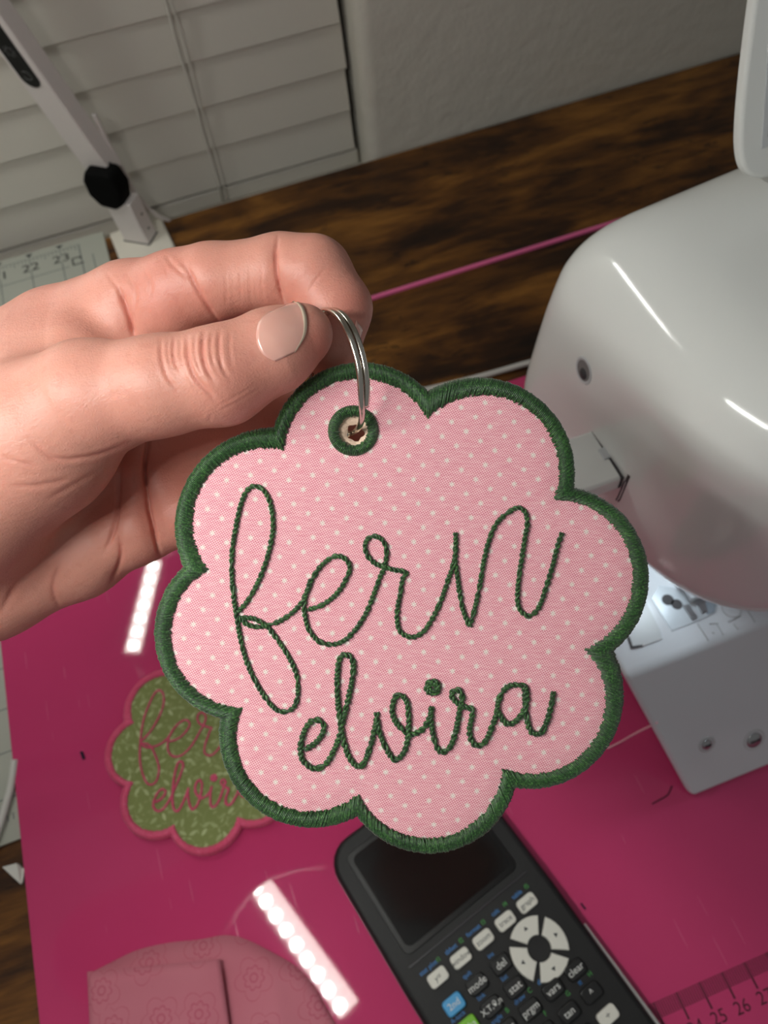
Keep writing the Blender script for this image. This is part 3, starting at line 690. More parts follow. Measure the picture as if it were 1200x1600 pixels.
scr = rounded_rect(6.3, 5.0, .35); sc_o = mesh_obj('screen_bezel', *prism([(a, b + 3.85) for a, b in scr], -.02, .05, cfr), M['black'], calc); bevel(sc_o, .04)
mesh_obj('screen', *prism([(a * .93, b * .9 + 3.85) for a, b in scr], .045, .07, cfr), M['lcd'], sc_o)
mb = MB(); mb.tube([cp(-3.3, -1.0, .02), cp(3.3, -1.0, .02)], .05, 6); mb.build('bezel_ridge', M['calcedge'], calc)
def key_mesh(w, h, hh, mat): return shared_mesh('key', *dome_prism(rounded_rect(w, h, .16, 4), 0, hh, .07), mat)
KR = rot_from(wA, -lB, ZA)
kw, kk, kb, kg = key_mesh(.92, .58, .22, M['keyw']), key_mesh(.92, .62, .24, M['keyk']), key_mesh(.92, .66, .24, M['keyb']), key_mesh(.92, .66, .24, M['keyg'])
def legend(s_, a, b, z, size, mat, parent, tilt=0, sx=1.0):
    v, f = text_geo(s_, (cp(a, b, z), wA, -lB, ZA), size, sx=sx); mesh_obj('key_legend', v, f, mat, parent)
def key(me, a, b, txt, tm, size=.36, blue=None, green=None):
    k = inst('key', me, cp(a, b), calc, KR)
    if txt: legend(txt, a, b, (.225 if me is kw else .245), size, tm, k)
    if blue: legend(blue, a - .14, b - .52, .004, .27, M['prb'], calc)
    if green: legend(green, a + .42, b - .52, .004, .27, M['prg'], calc)
PW = 1.24
for i, (t_, b_, g_) in enumerate((('y=', 'stat plot', 'f1'), ('window', 'tblset', 'f2'), ('zoom', 'format', 'f3'), ('trace', 'calc', 'f4'), ('graph', 'table', 'f5'))): key(kw, (i - 2) * PW, 0, t_, M['ink'], .32, b_, g_)
key(kb, -2.52, 1.17, '2nd', M['prw'], .38); key(kk, -1.27, 1.16, 'mode', M['prw'], .4, 'quit'); key(kk, .03, 1.17, 'del', M['prw'], .42, 'ins')
key(kg, -2.52, 2.15, 'alpha', M['prw'], .36, 'A-lock'); key(kk, -1.27, 2.14, 'X,T,θ,n', M['prw'], .34, 'link'); key(kk, -.03, 2.16, 'stat', M['prw'], .42, 'list')
for i, (t_, b_, g_) in enumerate((('math', 'test', 'A'), ('apps', 'angle', 'B'), ('prgm', 'draw', 'C'), ('vars', 'distr', None), ('clear', None, None))): key(kk, (i - 2) * PW - .05 * 0, 3.14, t_, M['prw'], .4, b_, g_)
for i, (t_, b_, g_) in enumerate(((None, 'matrix', 'D'), ('sin', None, 'E'), ('cos', None, 'F'), ('tan', None, 'G'), ('^', 'π', 'H'))): key(kk, (i - 2) * PW, 4.14, t_, M['prw'], .4, b_, g_)
for i, t_ in enumerate(('x²', ',', '(', ')', '÷')): key(kw if i == 4 else kk, (i - 2) * PW, 5.13, t_, M['ink'] if i == 4 else M['prw'], .42)
for r_ in range(3):
    for i in range(5): key(kw if i in (1, 2, 3, 4) else kk, (i - 2) * PW, 6.15 + r_ * 1.02, None, None)
# arrow pad: four wedge keys round a dark centre
DP = cp(1.76, 1.66)
def wedge(a0, a1, r0, r1, n=8):
    o = [(r1 * math.cos(a), r1 * math.sin(a)) for a in np.linspace(a0, a1, n)] + [(r0 * math.cos(a), r0 * math.sin(a)) for a in np.linspace(a1, a0, n)]
    return o
for k in range(4):
    a0 = math.radians(90 * k + 45 + 7); a1 = math.radians(90 * k + 135 - 7)
    kx = mesh_obj('arrow_key', *dome_prism(wedge(a0, a1, .52, 1.28), 0, .2, .06, (DP, wA, -lB * 1.0, ZA)), M['keyw'], calc)
    am = (a0 + a1) / 2; cc = np.array([math.cos(am), math.sin(am)]) * .92; tt = np.array([-cc[1], cc[0]]) / .92
    tri = [tuple(cc + cc / .92 * .1), tuple(cc - cc / .92 * .06 + tt * .1), tuple(cc - cc / .92 * .06 - tt * .1)]
    mesh_obj('arrow_mark', *prism(tri, .195, .21, (DP, wA, -lB, ZA)), M['ink'], kx)

# ================================================================== FOLDED FABRIC, LINT
def fabric_sheet(name, corners, n, m, zf, th, parent):
    """bilinear patch of world corners (a,b,c,d) with height zf(u,v)"""
    a, b, c, d_ = [np.array(q) for q in corners]; v = []
    for i in range(n + 1):
        for j in range(m + 1):
            u, w = i / n, j / m; p = a * (1 - u) * (1 - w) + b * u * (1 - w) + c * u * w + d_ * (1 - u) * w; v.append((p[0], p[1], zf(u, w)))
    f = [(i * (m + 1) + j, (i + 1) * (m + 1) + j, (i + 1) * (m + 1) + j + 1, i * (m + 1) + j + 1) for i in range(n) for j in range(m)]
    o = mesh_obj(name, v, f, M['floral'], parent, True); s_ = o.modifiers.new('thick', 'SOLIDIFY'); s_.thickness = th * S; s_.offset = -1; return o
fab = thing('folded_fabric', 'folded pale pink floral cotton fabric lying flat on the pink mat', 'fabric', (-11, 0, MZ))
gz = lambda px, py: ground(px, py, .8)
top = fabric_sheet('top_layer', (gz(143, 1518), gz(346, 1499), np.array([-10.6, -9, 0]), np.array([-16.6, -8.4, 0])), 24, 24, lambda u, w: MZ + .66 + .06 * math.sin(3 * u + 1) + .16 * math.sin(math.pi * u) * max(0, 1 - 3 * w) + .05 * math.sin(9 * u + 4 * w), .13, fab)
# under layer: its far edge follows the folded outline, the right flank slopes down
far = catmull([(143, 1519, 0), (180, 1500, 0), (215, 1484, 0), (262, 1473, 0), (310, 1468, 0), (352, 1461, 0), (385, 1468, 0), (425, 1488, 0), (462, 1510, 0), (490, 1540, 0), (510, 1575, 0), (524, 1600, 0)], 4)
v = []; NR = 14
for i, q in enumerate(far):
    e = ground(q[0], q[1], .55); near = np.array([-15.8 + 9.5 * i / (len(far) - 1), -9.0, 0])
    for j in range(NR + 1):
        w = j / NR; p = e * (1 - w) + near * w; u = i / (len(far) - 1)
        z = MZ + .08 + .32 * min(1, w * 9) * (1 - .55 * u) + .10 * math.sin(10 * u + 5 * w) * min(1, w * 5) * (1 if u > .45 else .15) + (.20 * math.exp(-((u - .60 - .25 * w) / .06) ** 2)) * min(1, w * 6)
        v.append((p[0], p[1], min(z, MZ + .40) if u < .52 else z))
f = [(i * (NR + 1) + j, i * (NR + 1) + j + 1, (i + 1) * (NR + 1) + j + 1, (i + 1) * (NR + 1) + j) for i in range(len(far) - 1) for j in range(NR)]
o = mesh_obj('under_layer', v, f, M['floral'], fab, True); s_ = o.modifiers.new('thick', 'SOLIDIFY'); s_.thickness = .05 * S
def bit(name, pts, r, mat, label, cat):
    mb = MB(); mb.tube(catmull(pts, 5), r, 6); o = mb.build(name, mat, None, True); tag(o, label, cat)
bit('lint_fleck', [ground(127, 1175, MZ + .06), ground(129, 1180, MZ + .07), ground(131, 1186, MZ + .06)], .075, M['lint'], 'tiny dark navy fleck on the pink mat near the green flower tag', 'lint')
bit('lint_fleck', [ground(908, 1411, MZ + .05), ground(911, 1416, MZ + .06), ground(915, 1420, MZ + .05)], .04, M['lint'], 'tiny dark fleck on the pink mat beside the calculator', 'lint')
bit('thread_snippet', [ground(1050, 1228, MZ + .03), ground(1043, 1242, MZ + .03), ground(1030, 1250, MZ + .03), ground(1019, 1256, MZ + .03)], .025, M['darkthread'], 'short dark thread snippet on the mat in front of the machine', 'thread')
bit('thread_tail', [ground(880, 1200, MZ + .05), ground(958, 1165, MZ + .06), (ground(958, 1165, MZ + .06) + on_deck(1026, 1128)) / 2 + [0, 0, .05], on_deck(1026, 1128) + dn * .05], .045, M['palethread'], 'pale pink thread tail reaching from the mat up to the machine', 'thread')

# ================================================================== FLOWER TAGS
TD = 15.3; PX = TD / F; TC = np.array([628., 948.])        # tag template: pixels of the photograph on a plane TD away
NO = np.array([(427, 668), (669, 611), (898, 762), (960, 1018), (806, 1233), (558, 1278), (343, 1123), (285, 887)], float)     # outer notches
NI = np.array([(443, 702), (668, 653), (866, 780), (915, 1015), (786, 1201), (560, 1242), (377, 1107), (325, 890)], float)     # inner tips
def loc2(p): q = (np.asarray(p, float) - TC) * PX; return np.stack([q[..., 0], -q[..., 1]], -1)
def arc(p0, p1, rad, t):
    """circle arc from p0 to p1 whose middle lies at distance rad from the tag's centre"""
    mid = (p0 + p1) / 2; ch = p1 - p0; L = np.linalg.norm(ch); n = np.array([ch[1], -ch[0]]) / L
    if np.dot(n, mid - TC) < 0: n = -n
    sag = rad - np.dot(mid - TC, n); R = (L * L / 4 + sag * sag) / (2 * sag); c = mid + n * (sag - R)
    a0 = math.atan2(*(p0 - c)[::-1]); a1 = math.atan2(*(p1 - c)[::-1]); am = math.atan2(*n[::-1])
    d0 = (a0 - am + math.pi) % (2 * math.pi) - math.pi; d1 = (a1 - am + math.pi) % (2 * math.pi) - math.pi
    a = am + d0 + (d1 - d0) * np.asarray(t); return np.stack([c[0] + R * np.cos(a), c[1] + R * np.sin(a)], -1)
def outline_pair(nper):
    t = np.linspace(0, 1, nper, endpoint=False); O_, I_ = [], []
    for i in range(8):
        O_.append(arc(NO[i], NO[(i + 1) % 8], 391, t)); I_.append(arc(NI[i], NI[(i + 1) % 8], 366.0, t))
    return np.vstack(O_), np.vstack(I_)
EY = np.array([552., 673.])
def flat_with_hole(name, outl, hole, wfun, spacing, mat, parent, thick, back=False):
    """triangulated sheet in tag-local coords with a hole; wfun(pts)->height"""
    from_px = loc2(outl); hp = loc2(hole); lo, hi = from_px.min(0), from_px.max(0)
    g = np.stack(np.meshgrid(np.arange(lo[0], hi[0], spacing), np.arange(lo[1], hi[1], spacing), indexing='ij'), -1).reshape(-1, 2)
    def inside(p, poly):
        x, y = p[:, 0], p[:, 1]; r = np.zeros(len(p), bool); q = np.roll(poly, -1, 0)
        for (x0, y0), (x1, y1) in zip(poly, q):
            c = ((y0 > y) != (y1 > y)); r ^= c & (x < (x1 - x0) * (y - y0) / (y1 - y0 + 1e-12) + x0)
        return r
    dmin = lambda p, poly: np.min(np.linalg.norm(p[:, None, :] - poly[None], axis=2), axis=1)
    g = g[inside(g, from_px)]; g = g[~inside(g, hp)]; g = g[(dmin(g, from_px) > spacing * .5) & (dmin(g, hp) > spacing * .4)]
    allp = np.vstack([from_px, hp, g]); n0, n1 = len(from_px), len(hp)
    ed = [(i, (i + 1) % n0) for i in range(n0)] + [(n0 + i, n0 + (i + 1) % n1) for i in range(n1)]
    r = delaunay_2d_cdt([Vector(p) for p in allp], ed, [], 0, 1e-5); vv = np.array([tuple(p) for p in r[0]]); ff = np.array([t for t in r[2] if len(t) == 3])
    cen = vv[ff].mean(1); ff = ff[inside(cen, from_px) & ~inside(cen, hp)]
    a, b, c = vv[ff[:, 0]], vv[ff[:, 1]], vv[ff[:, 2]]; cw = ((b - a)[:, 0] * (c - a)[:, 1] - (b - a)[:, 1] * (c - a)[:, 0]) < 0; ff[cw] = ff[cw][:, ::-1]
    z = wfun(vv, dmin(vv, from_px))
    me = bpy.data.meshes.new(name); me.from_pydata([(p[0] * S, p[1] * S, q * S) for p, q in zip(vv, z)], [], [tuple(int(k) for k in t) for t in ff]); me.update()
    me.polygons.foreach_set('use_smooth', [True] * len(me.polygons)); me.materials.append(mat)
    o = bpy.data.objects.new(name, me); COL.objects.link(o); o.parent = parent
    s_ = o.modifiers.new('thick', 'SOLIDIFY'); s_.thickness = thick * S; s_.offset = -1; return o
def local_obj(name, v, f, mat, parent, smooth=True):
    me = bpy.data.meshes.new(name); me.from_pydata([tuple(np.asarray(p, float) * S) for p in v], [], [tuple(int(i) for i in q) for q in f]); me.update()
    me.materials.append(mat)
    if smooth: me.polygons.foreach_set('use_smooth', [True] * len(me.polygons))
    o = bpy.data.objects.new(name, me); COL.objects.link(o); o.parent = parent; return o
def z1(s): return lambda *p: [(340 + .26667 * a, 740 + .26667 * b) for a, b in p]
zA = lambda pts: [(340 + .26667 * a, 740 + .26667 * b) for a, b in pts]
zB = lambda pts: [(560 + .28333 * a, 770 + .28333 * b) for a, b in pts]
zC = lambda pts: [(450 + .35833 * a, 1000 + .35833 * b) for a, b in pts]
FERN = [zA([(118, 812), (180, 740), (245, 620), (295, 480), (325, 330), (316, 200), (280, 110), (220, 72), (170, 105), (135, 190), (107, 320), (87, 450), (85, 600), (98, 740), (115, 850), (140, 990), (175, 1110), (220, 1210), (280, 1310), (340, 1378), (400, 1393), (455, 1355), (472, 1260), (458, 1160), (410, 1060), (350, 970), (290, 893), (215, 850), (135, 842)]),
        zA([(125, 838), (170, 880), (230, 897), (290, 890), (370, 860), (440, 812), (495, 750), (535, 670), (545, 620)]),
        zA([(530, 797), (620, 765), (700, 700), (752, 620), (775, 550), (750, 502), (695, 482), (625, 522), (570, 590), (530, 670), (508, 760), (518, 860), (545, 930), (600, 985), (670, 1000), (740, 978), (810, 910), (868, 820), (910, 720), (950, 610), (978, 545), (990, 450), (965, 390), (920, 366), (875, 388), (864, 435), (885, 492), (930, 530), (978, 547), (1040, 565), (1105, 576)]) + zB([(245, 470), (230, 560), (215, 640), (215, 720), (235, 770), (290, 795), (350, 772), (400, 705), (450, 605), (490, 490), (522, 395), (535, 310), (535, 222)]),
        zB([(537, 300), (533, 370), (545, 460), (557, 550), (577, 650), (612, 735)]),
        zB([(612, 735), (640, 640), (670, 500), (690, 380), (720, 260), (760, 170), (820, 112), (878, 82), (918, 108), (930, 170), (915, 260), (897, 380), (882, 480), (876, 590), (892, 648), (942, 680), (995, 628), (1030, 530), (1070, 400), (1092, 310), (1120, 222)])]
ELV = [zC([(72, 475), (110, 455), (148, 412), (155, 365), (120, 346), (85, 370), (60, 430), (55, 490), (70, 530), (112, 558), (160, 543), (195, 490), (222, 425), (240, 350), (262, 260), (280, 170), (284, 95), (255, 62), (226, 80), (215, 160), (217, 250), (226, 340), (241, 430), (262, 500), (292, 543), (325, 543), (350, 490), (370, 420), (385, 350), (386, 316)]),
       zC([(388, 340), (395, 390), (418, 450), (445, 500), (475, 520), (508, 480), (523, 420), (526, 340), (518, 270), (490, 237), (462, 258), (455, 320), (480, 370), (520, 405), (550, 408), (590, 383), (618, 335), (626, 290)]),
       zC([(630 + 27 * math.cos(a), 205 + 27 * math.sin(a)) for a in np.linspace(1.6, 1.6 + 6.5, 14)]), zC([(630 + 17 * math.cos(a), 205 + 17 * math.sin(a)) for a in np.linspace(1.6, 1.6 + 6.5, 10)]),
       zC([(626, 290), (622, 330), (630, 400), (645, 460), (670, 488), (705, 465), (730, 400), (745, 320), (755, 270), (758, 235), (735, 215), (711, 235), (725, 262), (760, 287), (800, 300), (800, 340), (790, 390), (800, 440), (825, 460), (860, 440), (885, 385), (908, 320), (918, 260), (950, 207), (1000, 194), (1036, 207), (1040, 260), (1025, 310), (985, 358), (950, 362), (922, 325), (912, 295)]),
       zC([(1030, 200), (1034, 290), (1046, 370), (1066, 405), (1100, 404), (1125, 360), (1145, 290), (1156, 224)])]
def stitched(strokes, rs, name, mat, parent, twist=14.0, w0=.012):
    """bean stitch: three strands plaited along the stroke"""
    mb = MB()
    for st_ in strokes:
        p = resample(catmull(np.array(st_), 6), 2.2); n = len(p); T = np.gradient(p, axis=0); T /= np.linalg.norm(T, axis=1)[:, None]; Nn_ = np.stack([-T[:, 1], T[:, 0]], 1)
        s_ = np.arange(n) * 2.2; jit = np.interp(s_, np.arange(0, s_[-1] + 30, 13.0), RNG.uniform(-1.9, 1.9, len(np.arange(0, s_[-1] + 30, 13.0))))
        for k in range(2):
            ph = 2 * math.pi * (s_ / twist + k / 2) + jit
            q = p + Nn_ * (rs * .62 * np.sin(ph))[:, None]
            w = w0 + rs * PX * .35 + rs * PX * .55 * np.cos(ph)
            mb.tube(np.c_[loc2(q), w], rs * PX * .62 * (1 + .15 * np.sin(ph * 1.7)), 5)
    return local_obj(name, mb.v, mb.f, mat, parent)
def satin(pairs, rad, mb, top=.07, skew=0.0):
    prof = [(-.02, -.17), (.05, -.05), (.2, top * .7), (.42, top), (.68, top * .85), (.9, top * .35), (1.0, -.015)]
    for (o_, i_) in pairs:
        j0, j1 = RNG.uniform(-.03, .03), RNG.uniform(-.08, .07); o2 = o_ + (i_ - o_) * j0; i2 = i_ + (i_ - o_) * j1; dz = RNG.uniform(-.006, .01)
        pts = [np.r_[loc2(o2 + (i2 - o2) * q), w + dz] for q, w in prof]; mb.tube(pts, rad * RNG.uniform(.85, 1.15), 4, caps=False)
def flower_tag(name, label, matrix, cloth, thread, lettered, step):
    T_ = bpy.data.objects.new(name, None); COL.objects.link(T_); T_.empty_display_size = .02; T_.matrix_basis = matrix; tag(T_, label, 'key tag')
    O_, I_ = outline_pair(40); mid = O_ * .45 + I_ * .55
    hole = EY + np.array([(13.5 + 1.5 * math.sin(5 * a + 1) + RNG.uniform(-.7, .7)) * np.array([math.cos(a), math.sin(a)]) for a in np.linspace(0, 2 * math.pi, 26, endpoint=False)]) + np.array([3, 2])
    hole2 = EY + np.array([25 * np.array([math.cos(a), math.sin(a)]) for a in np.linspace(0, 2 * math.pi, 30, endpoint=False)])
    flat_with_hole('cotton_front', mid, hole2, lambda v_, d_: -.035 * np.exp(-np.maximum(d_ - .15, 0) / .10) + .006 * np.sin(v_[:, 0] * 1.3 + 1) * np.sin(v_[:, 1] * 1.7), .14, cloth, T_, .06)
    flat_with_hole('felt_back', O_ * .8 + I_ * .2, hole, lambda v_, d_: np.full(len(v_), -.09), .3, M['felt'], T_, .2)
    # border core and its stitches
    O2, I2 = outline_pair(30); n = len(O2); prof = [(.0, -.14), (.1, -.03), (.3, .045), (.6, .05), (.92, -.01), (.95, -.2), (.6, -.32), (.25, -.32), (.04, -.25)]; m = len(prof)
    v = [np.r_[loc2(O2[i] + (I2[i] - O2[i]) * q), w] for i in range(n) for q, w in prof]
    f = [(i * m + k, i * m + (k + 1) % m, ((i + 1) % n) * m + (k + 1) % m, ((i + 1) % n) * m + k) for i in range(n) for k in range(m)]
    bo_ = local_obj('satin_border', v, f, thread, T_)
    ns = int(320 / step); O3, I3 = outline_pair(ns); mb = MB()
    satin(list(zip(O3, np.roll(I3, 1, 0) * .6 + I3 * .4)), step * PX * .62, mb); s_ = local_obj('border_stitches', mb.v, mb.f, thread, bo_); s_['kind'] = 'stuff'
    mb = MB(); ang = np.linspace(0, 2 * math.pi, 30, endpoint=False)
    v = []
    for a in ang:
        e = np.array([math.cos(a), math.sin(a)])
        for r, w in ((41, -.03), (38, .05), (32, .07), (26, .05), (23, -.04), (24, -.12), (40, -.12)): v.append(np.r_[loc2(EY + e * r), w])
    n, m = 30, 7; f = [(i * m + k, i * m + (k + 1) % m, ((i + 1) % n) * m + (k + 1) % m, ((i + 1) % n) * m + k) for i in range(n) for k in range(m)]
    eo = local_obj('eyelet', v, f, thread, T_)
    ne = int(2 * math.pi * 32 / step); E_ = [(EY + 40.5 * np.array([math.cos(a), math.sin(a)]), EY + 23 * np.array([math.cos(a + .05), math.sin(a + .05)])) for a in np.linspace(0, 2 * math.pi, ne, endpoint=False)]
    satin(E_, step * PX * .55, mb, top=.085); s_ = local_obj('eyelet_stitches', mb.v, mb.f, thread, eo); s_['kind'] = 'stuff'
    stitched(FERN, 3.7, 'embroidered_word', thread, T_, 17.0); stitched(ELV, 4.3, 'embroidered_word', thread, T_, 17.0)
    return T_
mt = Matrix.Identity(4); to = P(628, 948, TD)
for i in range(3): mt[i][0] = RM[0][i]; mt[i][1] = -RM[1][i]; mt[i][2] = -RM[2][i]; mt[i][3] = to[i] * S
flower_tag('flower_tag', 'pink dotted flower shaped tag with dark green stitching, held by the hand', mt, M['dots'], M['green'], True, 2.5)
# the second tag lies flat on the mat: fit template notches to their spots on the mat
FZ = MZ + .34
src = loc2(np.array([NO[7], NO[6], NO[5], NO[4]])); dst = np.array([ground(a, b, FZ)[:2] for a, b in ((195, 1126), (190, 1230), (271, 1306), (375, 1291))])
sc_, dc_ = src.mean(0), dst.mean(0); zs = (src - sc_) @ np.array([1, 1j]); zd = (dst - dc_) @ np.array([1, 1j]); kf = (zd * zs.conj()).sum() / (abs(zs) ** 2).sum(); off = dc_ @ np.array([1, 1j]) - kf * (sc_ @ np.array([1, 1j]))
ang = math.atan2(kf.imag, kf.real); print('green tag scale', abs(kf), 'angle', math.degrees(ang), off)
mt2 = Matrix.Translation(Vector((off.real * S, off.imag * S, FZ * S))) @ Matrix.Rotation(ang, 4, 'Z') @ Matrix.Diagonal((abs(kf), abs(kf), 1, 1))
flower_tag('flower_tag', 'olive green leafy flower shaped tag with rose pink stitching lying on the mat', mt2, M['leaf'], M['rose'], True, 3.6)

# ================================================================== SPLIT RING
ring = thing('split_ring', 'shiny steel split key ring through the eyelet of the pink tag', 'key ring', P(525, 585, 15.4))
p1, p2 = pc(503, 492, 15.5), pc(549, 676, 15.42); rc = (p1 + p2) / 2; e1 = p2 - p1; rr = np.linalg.norm(e1) / 2; e1 /= np.linalg.norm(e1)
e2 = np.array([.40, -.10, -.91]); e2 -= e1 * np.dot(e1, e2); e2 /= np.linalg.norm(e2); e3 = np.cross(e1, e2)
def coil(a0, a1, o0, o1, n=60, bend=None):
    out = []
    for k in range(n + 1):
        q = k / n; a = a0 + (a1 - a0) * q; w = o0 + (o1 - o0) * q
        out.append(c2w(rc + rr * (math.cos(a) * e1 + math.sin(a) * e2) + e3 * w))
    return out
WR = .062
# angle 0 = at the eyelet, 90 deg = towards the camera, 180 = at the fingers
def ring_path():
    A = []
    for k in range(0, 241):
        a = math.radians(42) + 2 * math.pi * 2 * k / 240 * .94
        turn = (a - math.radians(42)) / (2 * math.pi)
        w = -.068 + .136 * (1 / (1 + math.exp(-(turn - .985) * 46)))
        A.append(c2w(rc + (rr + (.0 if turn < 1 else .012)) * (math.cos(a) * e1 + math.sin(a) * e2) + e3 * w))
    return A
mb = MB(); mb.tube(ring_path(), WR, 10); mb.build('ring_wire', M['steel'], ring, True)

# ================================================================== HAND
def cc_(px, py, d): return pc(px, py, d).astype(np.float32)
def chain(pts): return [(cc_(*a[:3]), cc_(*b[:3]), a[3], b[3]) for a, b in zip(pts[:-1], pts[1:])]
THUMB = chain([(473, 522, 14.95, .58), (428, 547, 14.85, .75), (345, 587, 14.75, .89), (250, 603, 14.85, .91), (140, 625, 15.2, 1.12), (60, 685, 15.65, 1.55), (-70, 785, 16.3, 1.8), (-220, 850, 17.4, 2.0)])
INDEX = chain([(519, 549, 16.22, .60), (524, 482, 16.3, .73), (490, 430, 16.35, .78), (440, 425, 16.45, .76), (330, 441, 16.6, .78), (280, 455, 16.8, .84), (205, 480, 17.3, .98), (95, 537, 17.9, 1.25), (-50, 622, 18.3, 1.5), (-220, 700, 18.8, 1.8)])
MIDDLE = chain([(560, 705, 16.9, .58), (500, 668, 17.5, .72), (405, 642, 18.3, .82), (240, 655, 18.0, .92), (120, 645, 18.6, 1.15), (-220, 740, 18.9, 1.7)])
RING = chain([(410, 835, 16.75, .60), (455, 785, 17.6, .70), (385, 725, 18.7, .78), (232, 742, 18.1, .90), (130, 752, 18.7, 1.1), (-220, 800, 18.9, 1.7)])
PINKY = chain([(385, 890, 16.9, .55), (430, 860, 17.4, .60), (395, 800, 18.3, .66), (295, 798, 17.95, .73), (212, 822, 18.0, .84), (120, 862, 18.3, 1.08), (-20, 902, 18.2, 1.45), (-220, 930, 18.4, 1.8)])
ARM = chain([(-220, 800, 18.4, 2.5), (-420, 900, 17.5, 2.55), (-900, 1100, 15.0, 3.1), (-1900, 1380, 12.6, 3.9)])
WEB = [(cc_(120, 575, 16.9), cc_(-120, 660, 17.2), 1.15, 1.7), (cc_(60, 700, 17.2), cc_(60, 820, 18.2), 1.3, 1.0), (cc_(265, 478, 16.85), cc_(235, 492, 17.05), .82, .86)]
def fold(p, segs, k):
    d = None; x0, x1 = float(p[:, 0].min()) - 1.8, float(p[:, 0].max()) + 1.8
    for a, b, ra, rb in segs:
        if min(a[0] - ra, b[0] - rb) > x1 or max(a[0] + ra, b[0] + rb) < x0: continue       # too far from these samples to matter
        e = round_cone(p, a, b, ra, rb); d = e if d is None else smin(d, e, k)
    return np.full(len(p), 9.0, np.float32) if d is None else d
def hand_sdf(p):
    p = np.asarray(p, np.float32)
    th = fold(p, THUMB, .35); ix = fold(p, INDEX, .25)
    mi = fold(p, MIDDLE, .3); ri = fold(p, RING, .3); pk = fold(p, PINKY, .35)
    palm = smin(smin(mi, ri, .42), pk, .42); palm = smin(palm, fold(p, ARM, .8), 1.2)
    palm = smin(palm, fold(p, WEB, .6), .7)
    x = p[:, 0] / p[:, 2] * F + CX                       # blends widen towards the wrist, stay tight at the pinch
    k1 = np.clip((250 - x) / 240, 0, 1) * .75 + .07
    d = smin(ix, palm, np.maximum(k1, .12)); return smin(d, th, k1)
lo, hi = (-31, -6.6, 8.2), (.8, 11.0, 22.0)
hv, hf = surface_nets(hand_sdf, lo, hi, .13); hv = project(hand_sdf, hv, 2)
tmp = bpy.data.meshes.new('hand'); tmp.from_pydata(hv.tolist(), [], hf.tolist()); to_ = bpy.data.objects.new('t', tmp); COL.objects.link(to_)
sb = to_.modifiers.new('s', 'SUBSURF'); sb.levels = 2; dg = bpy.context.evaluated_depsgraph_get(); me = to_.evaluated_get(dg).to_mesh()
hv = np.empty(len(me.vertices) * 3); me.vertices.foreach_get('co', hv); hv = hv.reshape(-1, 3); hf = np.empty(len(me.polygons) * 4, int); me.polygons.foreach_get('vertices', hf); hf = hf.reshape(-1, 4)
to_.evaluated_get(dg).to_mesh_clear(); bpy.data.objects.remove(to_); bpy.data.meshes.remove(tmp)
hv = project(hand_sdf, hv, 1)
tm = bpy.data.meshes.new('n'); tm.from_pydata(hv.tolist(), [], hf.tolist()); HN = np.empty(len(hv) * 3, np.float32); tm.vertex_normals.foreach_get('vector', HN); HN = HN.reshape(-1, 3).astype(float); bpy.data.meshes.remove(tm)
zI = lambda pts: [(150 + .375 * a, 350 + .375 * b) for a, b in pts]
zP = lambda pts: [(.25 * a, 640 + .25 * b) for a, b in pts]
